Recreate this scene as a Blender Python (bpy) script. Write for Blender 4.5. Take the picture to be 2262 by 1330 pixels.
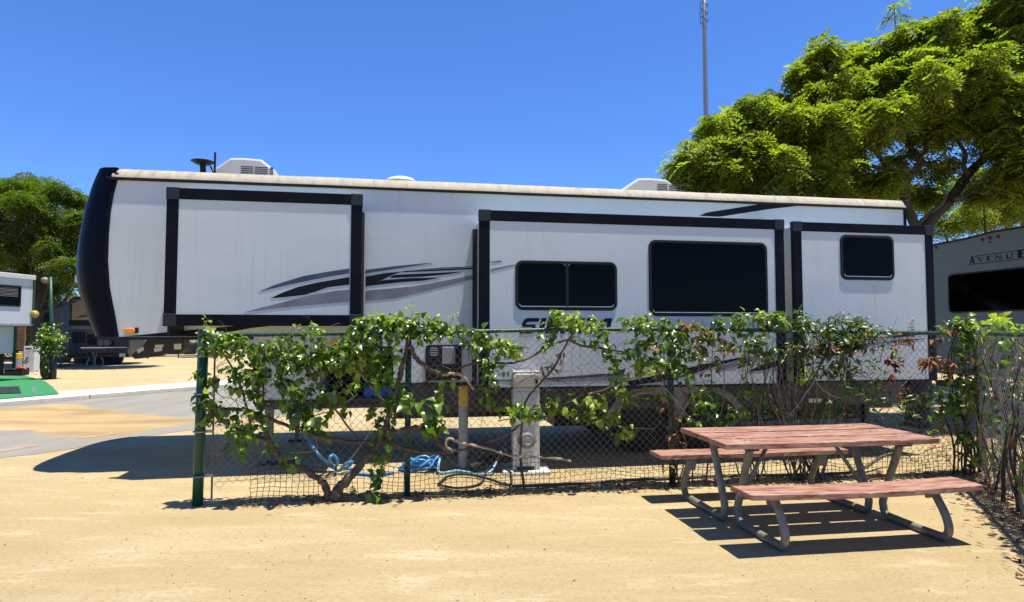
import bpy, bmesh, math, random
import numpy as np
from mathutils import Vector, Matrix, Euler
random.seed(7)
rng = np.random.default_rng(11)
for o in list(bpy.data.objects): bpy.data.objects.remove(o)
scene = bpy.context.scene
COL = scene.collection
PI = math.pi

# ---------------------------------------------------------------- camera, sky, sun, exposure
FPX, CAM_H = 1400.0, 1.60
PITCH = math.atan(70 / FPX)
cam = bpy.data.cameras.new('camera')
cam.sensor_width = 36; cam.sensor_fit = 'HORIZONTAL'
cam.lens = 36 * FPX / 2262
cam.clip_start = 0.05; cam.clip_end = 3000
camo = bpy.data.objects.new('camera', cam); COL.objects.link(camo)
camo.location = (0, 0, CAM_H); camo.rotation_euler = (PI / 2 + PITCH, 0, 0)
scene.camera = camo

SUN = Vector((0.20, -0.05, 1.0)).normalized()
world = bpy.data.worlds.new('World'); scene.world = world; world.use_nodes = True
nt = world.node_tree; nt.nodes.clear()
sky = nt.nodes.new('ShaderNodeTexSky'); sky.sky_type = 'NISHITA'; sky.sun_disc = False
sky.sun_elevation = math.asin(SUN.z)
sky.sun_rotation = math.atan2(SUN.x, SUN.y)
sky.altitude = 0; sky.air_density = 1.0; sky.dust_density = 0.0; sky.ozone_density = 2.0
hs = nt.nodes.new('ShaderNodeMix'); hs.data_type = 'RGBA'; hs.blend_type = 'MULTIPLY'; hs.inputs[0].default_value = 1.0
hs.inputs[7].default_value = (0.58, 0.945, 1.60, 1)
bg = nt.nodes.new('ShaderNodeBackground'); bg.inputs['Strength'].default_value = 0.070
wo = nt.nodes.new('ShaderNodeOutputWorld')
nt.links.new(sky.outputs[0], hs.inputs[6]); nt.links.new(hs.outputs[2], bg.inputs['Color']); nt.links.new(bg.outputs[0], wo.inputs['Surface'])

sl = bpy.data.lights.new('sun', 'SUN'); sl.energy = 5.0; sl.angle = math.radians(0.53); sl.color = (1.0, 0.955, 0.84)
so = bpy.data.objects.new('sun', sl); COL.objects.link(so)
so.rotation_euler = SUN.to_track_quat('Z', 'Y').to_euler()

vs = scene.view_settings
scene.display_settings.display_device = 'sRGB'
vs.view_transform = 'Standard'; vs.look = 'None'; vs.exposure = 0.82; vs.gamma = 1.0
try: vs.use_curve_mapping = False
except Exception: pass

# ---------------------------------------------------------------- measuring helpers (survey of the place)
def ray(px, py):
    u, v = px - 1131.0, 665.0 - py
    c, s = math.cos(PITCH), math.sin(PITCH)
    return Vector((u, FPX * c - v * s, FPX * s + v * c))
CAM = Vector((0, 0, CAM_H))
def G(px, py, z=0.0):
    d = ray(px, py); t = (z - CAM_H) / d.z
    return CAM + d * t
def D(px, py, y):
    d = ray(px, py); return CAM + d * (y / d.y)
class Plane:
    """a vertical plane: origin, heading; local x along it, local y away from the camera side, z up"""
    def __init__(s, ox, oy, ang):
        s.o = Vector((ox, oy, 0)); s.a = ang
        s.u = Vector((math.cos(ang), math.sin(ang), 0)); s.n = Vector((-math.sin(ang), math.cos(ang), 0))
    def loc(s, px, py, y=0.0):
        d = ray(px, py); t = (y - (CAM - s.o).dot(s.n)) / d.dot(s.n)
        w = CAM + d * t - s.o
        return Vector((w.dot(s.u), y, w.z))
    def world(s, px, py, y=0.0):
        l = s.loc(px, py, y); return s.w(l)
    def w(s, l): return s.o + s.u * l[0] + s.n * l[1] + Vector((0, 0, l[2]))

# ---------------------------------------------------------------- material helpers
def ramp(nt, fac, stops):
    r = nt.nodes.new('ShaderNodeValToRGB'); e = r.color_ramp.elements
    while len(e) < len(stops): e.new(0.5)
    for k, (p, c) in enumerate(stops):
        e[k].position = p; e[k].color = (*c[:3], 1) if len(c) > 2 else (c[0],) * 3 + (1,)
    nt.links.new(fac, r.inputs[0]); return r.outputs[0]
def noise(nt, vec, scale, detail=4, rough=0.55, stretch=None, dist=0.0):
    if stretch:
        m = nt.nodes.new('ShaderNodeMapping'); m.inputs['Scale'].default_value = stretch
        nt.links.new(vec, m.inputs[0]); vec = m.outputs[0]
    n = nt.nodes.new('ShaderNodeTexNoise'); n.inputs['Scale'].default_value = scale
    n.inputs['Detail'].default_value = detail; n.inputs['Roughness'].default_value = rough
    n.inputs['Distortion'].default_value = dist
    nt.links.new(vec, n.inputs['Vector']); return n.outputs['Fac']
def mixc(nt, fac, a, b, mode='MIX'):
    m = nt.nodes.new('ShaderNodeMix'); m.data_type = 'RGBA'; m.blend_type = mode
    for sock, v in ((0, fac), (6, a), (7, b)):
        if isinstance(v, (int, float)): m.inputs[sock].default_value = v
        elif isinstance(v, tuple): m.inputs[sock].default_value = (*v[:3], 1)
        else: nt.links.new(v, m.inputs[sock])
    return m.outputs[2]
def math_(nt, op, a, b=0.0, clamp=False):
    m = nt.nodes.new('ShaderNodeMath'); m.operation = op; m.use_clamp = clamp
    for k, v in ((0, a), (1, b)):
        if isinstance(v, (int, float)): m.inputs[k].default_value = v
        else: nt.links.new(v, m.inputs[k])
    return m.outputs[0]
def newmat(name):
    m = bpy.data.materials.new(name); m.use_nodes = True
    nt = m.node_tree; b = nt.nodes['Principled BSDF']
    tc = nt.nodes.new('ShaderNodeTexCoord')
    return m, nt, b, tc.outputs['Object']
def mat(name, col, rough=0.6, metal=0.0, var=0.12, scale=6, bump=0.0, bscale=60, spec=0.5, dirt=None, dirt_amt=0.5, stretch=None, coat=0.0):
    m, nt, b, co = newmat(name)
    n = noise(nt, co, scale, 5, 0.6, stretch)
    lo = tuple(c * (1 - var) for c in col); hi = tuple(min(1, c * (1 + var)) for c in col)
    c = ramp(nt, n, [(0.3, lo), (0.7, hi)])
    if dirt:
        d = noise(nt, co, scale * 2.3, 7, 0.7, stretch)
        f = ramp(nt, d, [(0.5, (0,) * 3), (0.72, (dirt_amt,) * 3)])
        c = mixc(nt, f, c, dirt)
    nt.links.new(c, b.inputs['Base Color'])
    b.inputs['Roughness'].default_value = rough; b.inputs['Metallic'].default_value = metal
    b.inputs['Specular IOR Level'].default_value = spec; b.inputs['Coat Weight'].default_value = coat
    if bump:
        bn = nt.nodes.new('ShaderNodeBump'); bn.inputs['Strength'].default_value = bump; bn.inputs['Distance'].default_value = 0.01
        nt.links.new(noise(nt, co, bscale, 6, 0.6, stretch), bn.inputs['Height']); nt.links.new(bn.outputs[0], b.inputs['Normal'])
    return m
def leafmat(name, dark, light, trans=0.35, rough=0.42, spec=0.5, tcol=None):
    m, nt, b, co = newmat(name)
    gi = nt.nodes.new('ShaderNodeNewGeometry'); oi = nt.nodes.new('ShaderNodeObjectInfo')
    r = math_(nt, 'FRACT', math_(nt, 'ADD', gi.outputs['Random Per Island'], oi.outputs['Random']))
    c = ramp(nt, r, [(0.0, dark), (0.55, tuple((a + e) / 2 for a, e in zip(dark, light))), (1.0, light)])
    nt.links.new(c, b.inputs['Base Color']); b.inputs['Roughness'].default_value = rough
    b.inputs['Specular IOR Level'].default_value = spec
    t = nt.nodes.new('ShaderNodeBsdfTranslucent'); mx = nt.nodes.new('ShaderNodeMixShader'); mx.inputs[0].default_value = trans
    tc = mixc(nt, 1.0, c, tcol or (1.6, 1.9, 0.5), 'MULTIPLY'); nt.links.new(tc, t.inputs[0])
    out = nt.nodes['Material Output']
    nt.links.new(b.outputs[0], mx.inputs[1]); nt.links.new(t.outputs[0], mx.inputs[2]); nt.links.new(mx.outputs[0], out.inputs['Surface'])
    return m

# ---------------------------------------------------------------- mesh builder
class MB:
    def __init__(s): s.v = []; s.f = []
    def add(s, vs_, fs):
        b = len(s.v); s.v += [tuple(v) for v in vs_]; s.f += [tuple(i + b for i in f) for f in fs]; return s
    def box(s, x0, x1, y0, y1, z0, z1, rot=0.0, piv=None):
        vs_ = [Vector((x, y, z)) for z in (z0, z1) for x, y in ((x0, y0), (x1, y0), (x1, y1), (x0, y1))]
        if rot:
            p = Vector(piv) if piv else Vector(((x0 + x1) / 2, (y0 + y1) / 2, (z0 + z1) / 2))
            R = Matrix.Rotation(rot, 3, 'Z'); vs_ = [R @ (v - p) + p for v in vs_]
        return s.add(vs_, [(3, 2, 1, 0), (4, 5, 6, 7), (0, 1, 5, 4), (1, 2, 6, 5), (2, 3, 7, 6), (3, 0, 4, 7)])
    def prism_xz(s, pts, y0, y1):
        """polygon in x,z extruded from y0 (near) to y1 (far)"""
        n = len(pts)
        a = sum(pts[i][0] * pts[(i + 1) % n][1] - pts[(i + 1) % n][0] * pts[i][1] for i in range(n))
        if a < 0: pts = pts[::-1]
        vs_ = [(p[0], y0, p[1]) for p in pts] + [(p[0], y1, p[1]) for p in pts]
        fs = [tuple(range(n)), tuple(range(2 * n - 1, n - 1, -1))] + [(i, i + n, (i + 1) % n + n, (i + 1) % n) for i in range(n)]
        return s.add(vs_, fs)
    def tube(s, pts, r, n=8, cap=True):
        pts = [Vector(p) for p in pts]
        if isinstance(r, (int, float)): r = [r] * len(pts)
        vs_ = []; prev = None
        for i, p in enumerate(pts):
            t = (pts[min(i + 1, len(pts) - 1)] - pts[max(i - 1, 0)])
            t = t.normalized() if t.length > 1e-9 else Vector((0, 0, 1))
            if prev is None:
                a = t.orthogonal().normalized()
            else:
                a = prev - t * prev.dot(t); a = a.normalized() if a.length > 1e-6 else t.orthogonal().normalized()
            prev = a; b = t.cross(a)
            vs_ += [p + (a * math.cos(2 * PI * k / n) + b * math.sin(2 * PI * k / n)) * r[i] for k in range(n)]
        fs = [(i * n + k, i * n + (k + 1) % n, (i + 1) * n + (k + 1) % n, (i + 1) * n + k) for i in range(len(pts) - 1) for k in range(n)]
        if cap: fs += [tuple(range(n - 1, -1, -1)), tuple((len(pts) - 1) * n + k for k in range(n))]
        return s.add(vs_, fs)
    def lathe(s, prof, c=(0, 0, 0), n=20, axis='Z'):
        vs_ = []
        for r, h in prof:
            for k in range(n):
                a = 2 * PI * k / n; x, y = r * math.cos(a), r * math.sin(a)
                v = (x, y, h) if axis == 'Z' else ((x, h, y) if axis == 'Y' else (h, x, y))
                vs_.append((v[0] + c[0], v[1] + c[1], v[2] + c[2]))
        fs = [(i * n + k, i * n + (k + 1) % n, (i + 1) * n + (k + 1) % n, (i + 1) * n + k) for i in range(len(prof) - 1) for k in range(n)]
        fs += [tuple(range(n)), tuple((len(prof) - 1) * n + k for k in range(n))]
        return s.add(vs_, fs)
def mesh(name, v, f, m=None, smooth=False):
    me = bpy.data.meshes.new(name); me.from_pydata([tuple(a) for a in v], [], f)
    if m: me.materials.append(m)
    if smooth: me.shade_smooth()
    return me
def fixn(me):
    bm = bmesh.new(); bm.from_mesh(me); bmesh.ops.recalc_face_normals(bm, faces=bm.faces); bm.to_mesh(me); bm.free()
def link(name, me, parent=None, loc=None):
    o = bpy.data.objects.new(name, me); COL.objects.link(o)
    if parent: o.parent = parent
    if loc is not None: o.location = loc
    return o
def build(name, mb, m, parent=None, smooth=False, bevel=0.0, loc=None, seg=2, auto=False):
    me = mesh(name, mb.v, mb.f, m, smooth); fixn(me)
    o = link(name, me, parent, loc)
    if bevel:
        b = o.modifiers.new('Bevel', 'BEVEL'); b.width = bevel; b.segments = seg; b.limit_method = 'ANGLE'; b.angle_limit = math.radians(40)
        b.harden_normals = False
    if auto:
        me.shade_smooth()
        e = o.modifiers.new('Split', 'EDGE_SPLIT'); e.split_angle = math.radians(35)
    return o
def np_mesh(name, V, F, m, smooth=False):
    """V (n,3), F (k,c) arrays"""
    me = bpy.data.meshes.new(name); n, (k, c) = len(V), F.shape
    me.vertices.add(n); me.vertices.foreach_set('co', V.astype(np.float32).ravel())
    me.loops.add(k * c); me.loops.foreach_set('vertex_index', F.astype(np.int32).ravel())
    me.polygons.add(k); me.polygons.foreach_set('loop_start', np.arange(0, k * c, c, dtype=np.int32))
    me.polygons.foreach_set('loop_total', np.full(k, c, dtype=np.int32))
    if smooth: me.polygons.foreach_set('use_smooth', np.ones(k, dtype=bool))
    me.materials.append(m); me.update(calc_edges=True); return me
def tag(o, label=None, cat=None, group=None, kind=None):
    if label: o['label'] = label
    if cat: o['category'] = cat
    if group: o['group'] = group
    if kind: o['kind'] = kind
    return o
def thing(name, label, cat, loc=(0, 0, 0), rz=0.0, group=None):
    o = bpy.data.objects.new(name, None); COL.objects.link(o); o.location = loc; o.rotation_euler = (0, 0, rz)
    o.empty_display_size = 0.2
    return tag(o, label, cat, group)
def copy_tree(o, parent=None):
    c = o.copy(); COL.objects.link(c); c.parent = parent
    for ch in [x for x in bpy.data.objects if x.parent == o]: copy_tree(ch, c)
    return c
def rrect(x0, x1, z0, z1, r, n=5):
    pts = []
    for cx, cz, a0 in ((x1 - r, z1 - r, 0), (x0 + r, z1 - r, 90), (x0 + r, z0 + r, 180), (x1 - r, z0 + r, 270)):
        for k in range(n + 1):
            a = math.radians(a0 + 90 * k / n); pts.append((cx + r * math.cos(a), cz + r * math.sin(a)))
    return pts
def ring(mb, outer, inner, y0, y1):
    n = len(outer)
    v = [(p[0], y, p[1]) for y in (y0, y1) for pp in (outer, inner) for p in pp]
    O0, I0, O1, I1 = 0, n, 2 * n, 3 * n
    f = []
    for i in range(n):
        j = (i + 1) % n
        f += [(O0 + i, O0 + j, I0 + j, I0 + i), (O1 + i, I1 + i, I1 + j, O1 + j), (O0 + i, O1 + i, O1 + j, O0 + j), (I0 + i, I0 + j, I1 + j, I1 + i)]
    return mb.add(v, f)
def spline(pts, sub=6):
    pts = [Vector(p) for p in pts]; out = []
    for i in range(len(pts) - 1):
        p0, p1, p2, p3 = pts[max(i - 1, 0)], pts[i], pts[i + 1], pts[min(i + 2, len(pts) - 1)]
        for k in range(sub):
            t = k / sub
            out.append(0.5 * ((2 * p1) + (p2 - p0) * t + (2 * p0 - 5 * p1 + 4 * p2 - p3) * t * t + (3 * p1 - p0 - 3 * p2 + p3) * t ** 3))
    return out + [pts[-1]]

# ================================================================ MATERIALS
WHITE_WALL, nt, b, co = newmat('trailer_gelcoat')
n1 = noise(nt, co, 0.8, 5, 0.6, (1, 1, 2.5)); n2 = noise(nt, co, 3.0, 6, 0.7, (4, 1, 0.22)); n3 = noise(nt, co, 5, 6, 0.65, (0.6, 1, 3))
c = ramp(nt, n1, [(0.3, (0.45, 0.50, 0.495)), (0.7, (0.515, 0.555, 0.55))])
c = mixc(nt, ramp(nt, n2, [(0.54, (0,) * 3), (0.78, (0.5,) * 3)]), c, (0.38, 0.35, 0.28))
c = mixc(nt, ramp(nt, n3, [(0.5, (0,) * 3), (0.8, (0.22,) * 3)]), c, (0.42, 0.42, 0.44))
nt.links.new(c, b.inputs['Base Color']); b.inputs['Roughness'].default_value = 0.32
bn = nt.nodes.new('ShaderNodeBump'); bn.inputs['Strength'].default_value = 0.10; bn.inputs['Distance'].default_value = 0.02
nt.links.new(noise(nt, co, 1.6, 3, 0.5, (1, 1, 1.5)), bn.inputs['Height']); nt.links.new(bn.outputs[0], b.inputs['Normal'])

M = {}
M['fascia'] = mat('black_fascia', (0.004, 0.005, 0.009), 0.5, var=0.3, scale=3, spec=0.09, dirt=(0.016, 0.018, 0.024), dirt_amt=0.4)
M['corner'] = mat('corner_casting', (0.016, 0.019, 0.026), 0.5, var=0.3, scale=10, spec=0.25, dirt=(0.06, 0.06, 0.06), dirt_amt=0.3)
M['cap'] = mat('navy_cap', (0.0015, 0.0025, 0.008), 0.35, var=0.25, scale=2, spec=0.08)
M['black'] = mat('black_plastic', (0.009, 0.009, 0.010), 0.5, var=0.3, scale=8, spec=0.25)
M['rubber'] = mat('rubber', (0.02, 0.019, 0.018), 0.85, var=0.3, scale=12, bump=0.2)
M['glass'] = mat('tinted_glass', (0.001, 0.001, 0.0012), 0.03, var=0.2, scale=2, spec=0.07)
M['decal_black'] = mat('vinyl_black', (0.006, 0.007, 0.010), 0.45, var=0.2, spec=0.15)
M['decal_blue'] = mat('vinyl_slate', (0.035, 0.045, 0.08), 0.35, var=0.35, scale=5)
M['decal_grey'] = mat('vinyl_grey', (0.15, 0.155, 0.175), 0.4, var=0.25, scale=3)
M['silver'] = mat('silver_trim', (0.5, 0.5, 0.52), 0.3, 0.6, var=0.1)
M['roof'] = mat('roof_membrane', (0.52, 0.46, 0.35), 0.75, var=0.14, scale=2.5, dirt=(0.27, 0.205, 0.125), dirt_amt=0.85, stretch=(2.2, 1, 0.35))
M['roof_top'] = mat('roof_top', (0.74, 0.72, 0.68), 0.7, var=0.06)
M['white'] = mat('white_plastic', (0.74, 0.73, 0.70), 0.45, var=0.05, scale=4, dirt=(0.55, 0.5, 0.4), dirt_amt=0.3)
M['skirt'] = mat('grey_skirt', (0.045, 0.045, 0.047), 0.5, var=0.2, scale=3, dirt=(0.08, 0.07, 0.055), dirt_amt=0.5)
M['fender'] = mat('grey_fender', (0.30, 0.30, 0.33), 0.42, var=0.15, scale=5)
M['amber'] = mat('amber_lens', (0.75, 0.25, 0.02), 0.25, var=0.1)
M['redlens'] = mat('red_lens', (0.12, 0.01, 0.012), 0.3, var=0.2)
M['chrome'] = mat('chrome', (0.6, 0.6, 0.62), 0.18, 1.0, var=0.05)
M['steel_dark'] = mat('dark_steel', (0.03, 0.03, 0.03), 0.6, 0.3, var=0.3, bump=0.2)
M['galv'] = mat('galvanised', (0.24, 0.235, 0.20), 0.55, 0.25, var=0.3, scale=14, dirt=(0.11, 0.085, 0.055), dirt_amt=0.7, bump=0.15)
M['wire'] = mat('galvanised_wire', (0.33, 0.34, 0.33), 0.45, 0.55, var=0.3, scale=5)
M['green'] = mat('green_paint', (0.012, 0.075, 0.040), 0.42, var=0.2, scale=10, spec=0.35, dirt=(0.035, 0.065, 0.045), dirt_amt=0.6, bump=0.12)
M['tension'] = mat('tension_bar', (0.13, 0.10, 0.085), 0.6, 0.3, var=0.3, scale=20)
M['net'] = mat('black_netting', (0.02, 0.018, 0.014), 0.65, var=0.3, scale=10, dirt=(0.09, 0.07, 0.045), dirt_amt=0.8)
M['pole'] = mat('pole_paint', (0.30, 0.34, 0.40), 0.4, 0.3, var=0.08)
M['yellow'] = mat('yellow_paint', (0.80, 0.50, 0.02), 0.45, var=0.1, scale=10, dirt=(0.35, 0.17, 0.03), dirt_amt=0.8)
M['pipe_grey'] = mat('bollard_pipe', (0.42, 0.44, 0.46), 0.5, var=0.15, scale=9, dirt=(0.25, 0.2, 0.14), dirt_amt=0.6)
M['ped'] = mat('pedestal_enamel', (0.70, 0.70, 0.68), 0.45, var=0.06, scale=6, dirt=(0.5, 0.42, 0.3), dirt_amt=0.5)
M['ped_tan'] = mat('pedestal_hood', (0.74, 0.66, 0.52), 0.5, var=0.1, scale=7)
M['hose'] = mat('blue_hose', (0.05, 0.30, 0.70), 0.4, var=0.25, scale=30)
M['hose_pale'] = mat('pale_blue_hose', (0.30, 0.58, 0.82), 0.4, var=0.3, scale=30)
M['bark'] = mat('grey_bark', (0.085, 0.066, 0.05), 0.9, var=0.35, scale=6, bump=0.8, bscale=14, stretch=(4, 4, 0.8))
M['bark_dark'] = mat('dark_bark', (0.045, 0.034, 0.026), 0.9, var=0.35, scale=7, bump=0.8, bscale=18, stretch=(4, 4, 0.8))
M['twig'] = mat('pale_stem', (0.36, 0.27, 0.18), 0.85, var=0.3, scale=12, bump=0.4, bscale=50)
M['vinewood'] = mat('vine_wood', (0.065, 0.045, 0.03), 0.9, var=0.45, scale=9, bump=0.9, bscale=34, dirt=(0.24, 0.185, 0.125), dirt_amt=0.7)
M['turf'] = mat('green_carpet', (0.03, 0.26, 0.085), 0.9, var=0.12, scale=5, bump=0.3, bscale=200)
M['mat'] = mat('door_mat', (0.012, 0.02, 0.014), 0.95, var=0.3)
M['concrete'] = mat('kerb_concrete', (0.72, 0.67, 0.56), 0.85, var=0.08, scale=4, dirt=(0.42, 0.38, 0.32), dirt_amt=0.5, bump=0.2)
M['redcloth'] = mat('red_plastic', (0.75, 0.05, 0.03), 0.5, var=0.1)
M['motor_tan'] = mat('motorhome_tan', (0.30, 0.25, 0.19), 0.3, var=0.08)
M['motor_dark'] = mat('motorhome_dark', (0.03, 0.032, 0.036), 0.3, var=0.2)
M['paper'] = mat('paper_label', (0.62, 0.62, 0.58), 0.7, var=0.08)
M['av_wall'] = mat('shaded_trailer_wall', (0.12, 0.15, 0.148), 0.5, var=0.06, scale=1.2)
M['lamp'] = mat('lamp_lens', (0.22, 0.20, 0.15), 0.5, var=0.08)
M['white2'] = mat('white_siding', (0.66, 0.70, 0.76), 0.4, var=0.04, scale=1)
M['brickish'] = mat('brown_slats', (0.16, 0.08, 0.05), 0.8, var=0.4, scale=20)
M['orange'] = mat('orange_plastic', (0.55, 0.22, 0.03), 0.5, var=0.2)

# weathered red plank
PLANK, nt, b, co = newmat('worn_red_paint')
g = noise(nt, co, 6, 8, 0.72, (0.6, 5, 5)); w = noise(nt, co, 4, 8, 0.78, (0.7, 3.0, 3)); k = noise(nt, co, 13, 5, 0.7, (0.3, 4, 4))
c = ramp(nt, g, [(0.40, (0.24, 0.07, 0.05)), (0.5, (0.46, 0.20, 0.15)), (0.60, (0.66, 0.41, 0.32))])
c = mixc(nt, ramp(nt, w, [(0.46, (0,) * 3), (0.62, (0.75,) * 3)]), c, (0.58, 0.43, 0.32))
c = mixc(nt, ramp(nt, k, [(0.56, (0,) * 3), (0.68, (0.75,) * 3)]), c, (0.15, 0.075, 0.055))
nt.links.new(c, b.inputs['Base Color']); b.inputs['Roughness'].default_value = 0.62
bn = nt.nodes.new('ShaderNodeBump'); bn.inputs['Strength'].default_value = 0.6; bn.inputs['Distance'].default_value = 0.006
nt.links.new(g, bn.inputs['Height']); nt.links.new(bn.outputs[0], b.inputs['Normal'])

# decomposed-granite ground
SAND, nt, b, co = newmat('packed_sand')
L1 = noise(nt, co, 0.55, 6, 0.62, (0.55, 1.5, 1), 0.6); L2 = noise(nt, co, 2.2, 8, 0.7, (0.45, 1.9, 1), 0.4)
F1 = noise(nt, co, 26, 8, 0.8, None, 0.2); F2 = noise(nt, co, 190, 4, 0.7)
c = ramp(nt, L1, [(0.28, (0.53, 0.40, 0.195)), (0.5, (0.60, 0.465, 0.24)), (0.72, (0.68, 0.55, 0.315))])
c = mixc(nt, ramp(nt, L2, [(0.48, (0,) * 3), (0.68, (0.6,) * 3)]), c, (0.50, 0.37, 0.19))
c = mixc(nt, ramp(nt, L2, [(0.32, (0.7,) * 3), (0.44, (0,) * 3)]), c, (0.80, 0.68, 0.44))
c = mixc(nt, ramp(nt, F1, [(0.46, (0,) * 3), (0.64, (0.6,) * 3)]), c, (0.42, 0.30, 0.15))
c = mixc(nt, ramp(nt, F2, [(0.60, (0,) * 3), (0.70, (0.5,) * 3)]), c, (0.30, 0.21, 0.13))
c = mixc(nt, ramp(nt, F2, [(0.30, (0.5,) * 3), (0.40, (0,) * 3)]), c, (0.85, 0.76, 0.6))
nt.links.new(c, b.inputs['Base Color']); b.inputs['Roughness'].default_value = 0.95; b.inputs['Specular IOR Level'].default_value = 0.15
bn = nt.nodes.new('ShaderNodeBump'); bn.inputs['Strength'].default_value = 1.0; bn.inputs['Distance'].default_value = 0.014
hh = math_(nt, 'ADD', math_(nt, 'MULTIPLY', F1, 1.0), math_(nt, 'MULTIPLY', L2, 1.2)); hh = math_(nt, 'ADD', hh, math_(nt, 'MULTIPLY', F2, 0.35))
nt.links.new(hh, bn.inputs['Height']); nt.links.new(bn.outputs[0], b.inputs['Normal'])

# asphalt with a drift of washed-out sand
ROADM, nt, b, co = newmat('worn_asphalt')
A1 = noise(nt, co, 0.6, 5, 0.6, (3, 0.5, 1)); A2 = noise(nt, co, 160, 4, 0.8)
c = ramp(nt, A1, [(0.3, (0.32, 0.295, 0.25)), (0.7, (0.42, 0.39, 0.335))])
c = mixc(nt, ramp(nt, A2, [(0.45, (0,) * 3), (0.7, (0.5,) * 3)]), c, (0.22, 0.21, 0.2))
at_ = nt.nodes.new('ShaderNodeAttribute'); at_.attribute_name = 'sand'
D1 = noise(nt, co, 1.1, 7, 0.65, (1.0, 1.0, 1)); D2 = noise(nt, co, 0.7, 5, 0.6, (0.6, 1.8, 1), 0.5)
f_ = math_(nt, 'ADD', at_.outputs['Fac'], math_(nt, 'MULTIPLY', math_(nt, 'SUBTRACT', D1, 0.5), 0.55))
sand_c = ramp(nt, D2, [(0.35, (0.40, 0.28, 0.125)), (0.5, (0.56, 0.38, 0.17)), (0.68, (0.68, 0.50, 0.25))])
c = mixc(nt, ramp(nt, f_, [(0.47, (0,) * 3), (0.60, (1,) * 3)]), c, sand_c)
nt.links.new(c, b.inputs['Base Color']); b.inputs['Roughness'].default_value = 0.9

LEAF = leafmat('vine_leaf', (0.032, 0.07, 0.008), (0.165, 0.25, 0.03), 0.38, 0.30, 0.65)
LEAF_Y = leafmat('young_leaf', (0.13, 0.20, 0.016), (0.29, 0.35, 0.045), 0.42, 0.4, 0.45)
LEAF_D = leafmat('dry_leaf', (0.11, 0.04, 0.015), (0.34, 0.18, 0.08), 0.25, 0.7, 0.3, (1.2, 0.9, 0.6))
LEAF_R = leafmat('red_leaf', (0.09, 0.012, 0.015), (0.17, 0.03, 0.02), 0.3, 0.5, 0.3, (1.5, .7, .6))
LEAF_L = leafmat('lance_leaf', (0.028, 0.06, 0.012), (0.12, 0.17, 0.032), 0.28, 0.36, 0.5)
TREE_LEAF = leafmat('tree_leaf', (0.08, 0.108, 0.012), (0.27, 0.30, 0.05), 0.52, 0.55, 0.25, (1.55, 1.8, 0.6))
TREE_LEAF2 = leafmat('far_tree_leaf', (0.04, 0.07, 0.010), (0.145, 0.185, 0.03), 0.38, 0.5, 0.3)
HEDGE_LEAF = leafmat('hedge_leaf', (0.02, 0.045, 0.01), (0.05, 0.09, 0.02), 0.25, 0.5, 0.3)

def dim(m, k, tint=(1, 1, 1)):
    nt = m.node_tree; b = nt.nodes['Principled BSDF']; l = b.inputs['Base Color'].links[0]; src = l.from_socket
    c = mixc(nt, 1.0, src, tuple(k * t for t in tint), 'MULTIPLY'); nt.links.new(c, b.inputs['Base Color'])
dim(SAND, .70, (1, .995, 1.03)); dim(ROADM, .60, (1, .985, .93)); dim(PLANK, .58, (1, .92, .84)); dim(M['concrete'], 1.2)
for k_ in ('concrete', 'turf', 'roof', 'roof_top', 'ped', 'ped_tan', 'hose', 'hose_pale', 'pipe_grey', 'white', 'white2', 'redcloth', 'mat'): dim(M[k_], .66)
for k_ in ('green', 'wire', 'galv', 'pole', 'twig', 'net', 'skirt', 'rubber', 'tension', 'fender'): dim(M[k_], .78)
dim(M['yellow'], .85); dim(M['ped'], 1.22)
M['wire_bright'] = mat('galvanised_wire_painted_sun', (0.42, 0.43, 0.42), 0.4, 0.5, var=0.3, scale=5)  # wire lightened for the side mesh: sunlit glare put into the colour
M['lamp_yellow'] = mat('aged_yellow_lens', (0.36, 0.26, 0.07), 0.5, var=0.1)

# ================================================================ GROUND, ROAD, KERB
gm = MB(); S = 900
gm.add([(-S, -S, 0), (S, -S, 0), (S, S, 0), (-S, S, 0)], [(0, 1, 2, 3)])
tag(build('ground', gm, SAND), 'pale packed sand ground of the camp site', kind='structure')

RD = Vector((0.487, 0.873, 0)).normalized(); RN = Vector((-RD.y, RD.x, 0))     # road heading, and across it to the far side
R0 = Vector((-6.0, 9.15, 0))
def rd(a, t, z): return R0 + RD * a + RN * t + Vector((0, 0, z))
W = 6.75
M['drift'] = None
drift_px = [(-260, 925), (-120, 905), (0, 902), (140, 891), (215, 900), (330, 915), (440, 922), (600, 922), (600, 938), (430, 935), (330, 952), (245, 968), (185, 974), (110, 965), (60, 955), (0, 949), (-150, 945)]
DP_ = np.array([[*G(*p)[:2]] for p in drift_px])
def sdist(P, poly):
    """signed distance to a polygon, inside positive"""
    d = np.full(len(P), 1e9); ins = np.zeros(len(P), bool); n = len(poly)
    for i in range(n):
        a, b_ = poly[i], poly[(i + 1) % n]; e = b_ - a; w = P - a
        t = np.clip((w @ e) / (e @ e), 0, 1); d = np.minimum(d, np.linalg.norm(w - t[:, None] * e, axis=1))
        c_ = ((a[1] > P[:, 1]) != (b_[1] > P[:, 1])) & (P[:, 0] < (b_[0] - a[0]) * (P[:, 1] - a[1]) / (b_[1] - a[1] + 1e-12) + a[0]); ins ^= c_
    return np.where(ins, d, -d)
A_ = np.linspace(-60, 90, 601); T_ = np.linspace(0, 1, 29); V = []
for a_ in A_:
    e = 0.10 * math.sin(a_ * 1.7) + 0.06 * math.sin(a_ * 4.1) + .03 * math.sin(a_ * 11)
    for t_ in T_: V.append(tuple(rd(a_, e + (W - e) * t_, 0.004)))
V = np.array(V); nT = len(T_)
i0 = (np.arange(len(A_) - 1)[:, None] * nT + np.arange(nT - 1)[None]).ravel()
F = np.stack([i0, i0 + nT, i0 + nT + 1, i0 + 1], 1)
rm_ = np_mesh('road', V, F, ROADM)
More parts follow.
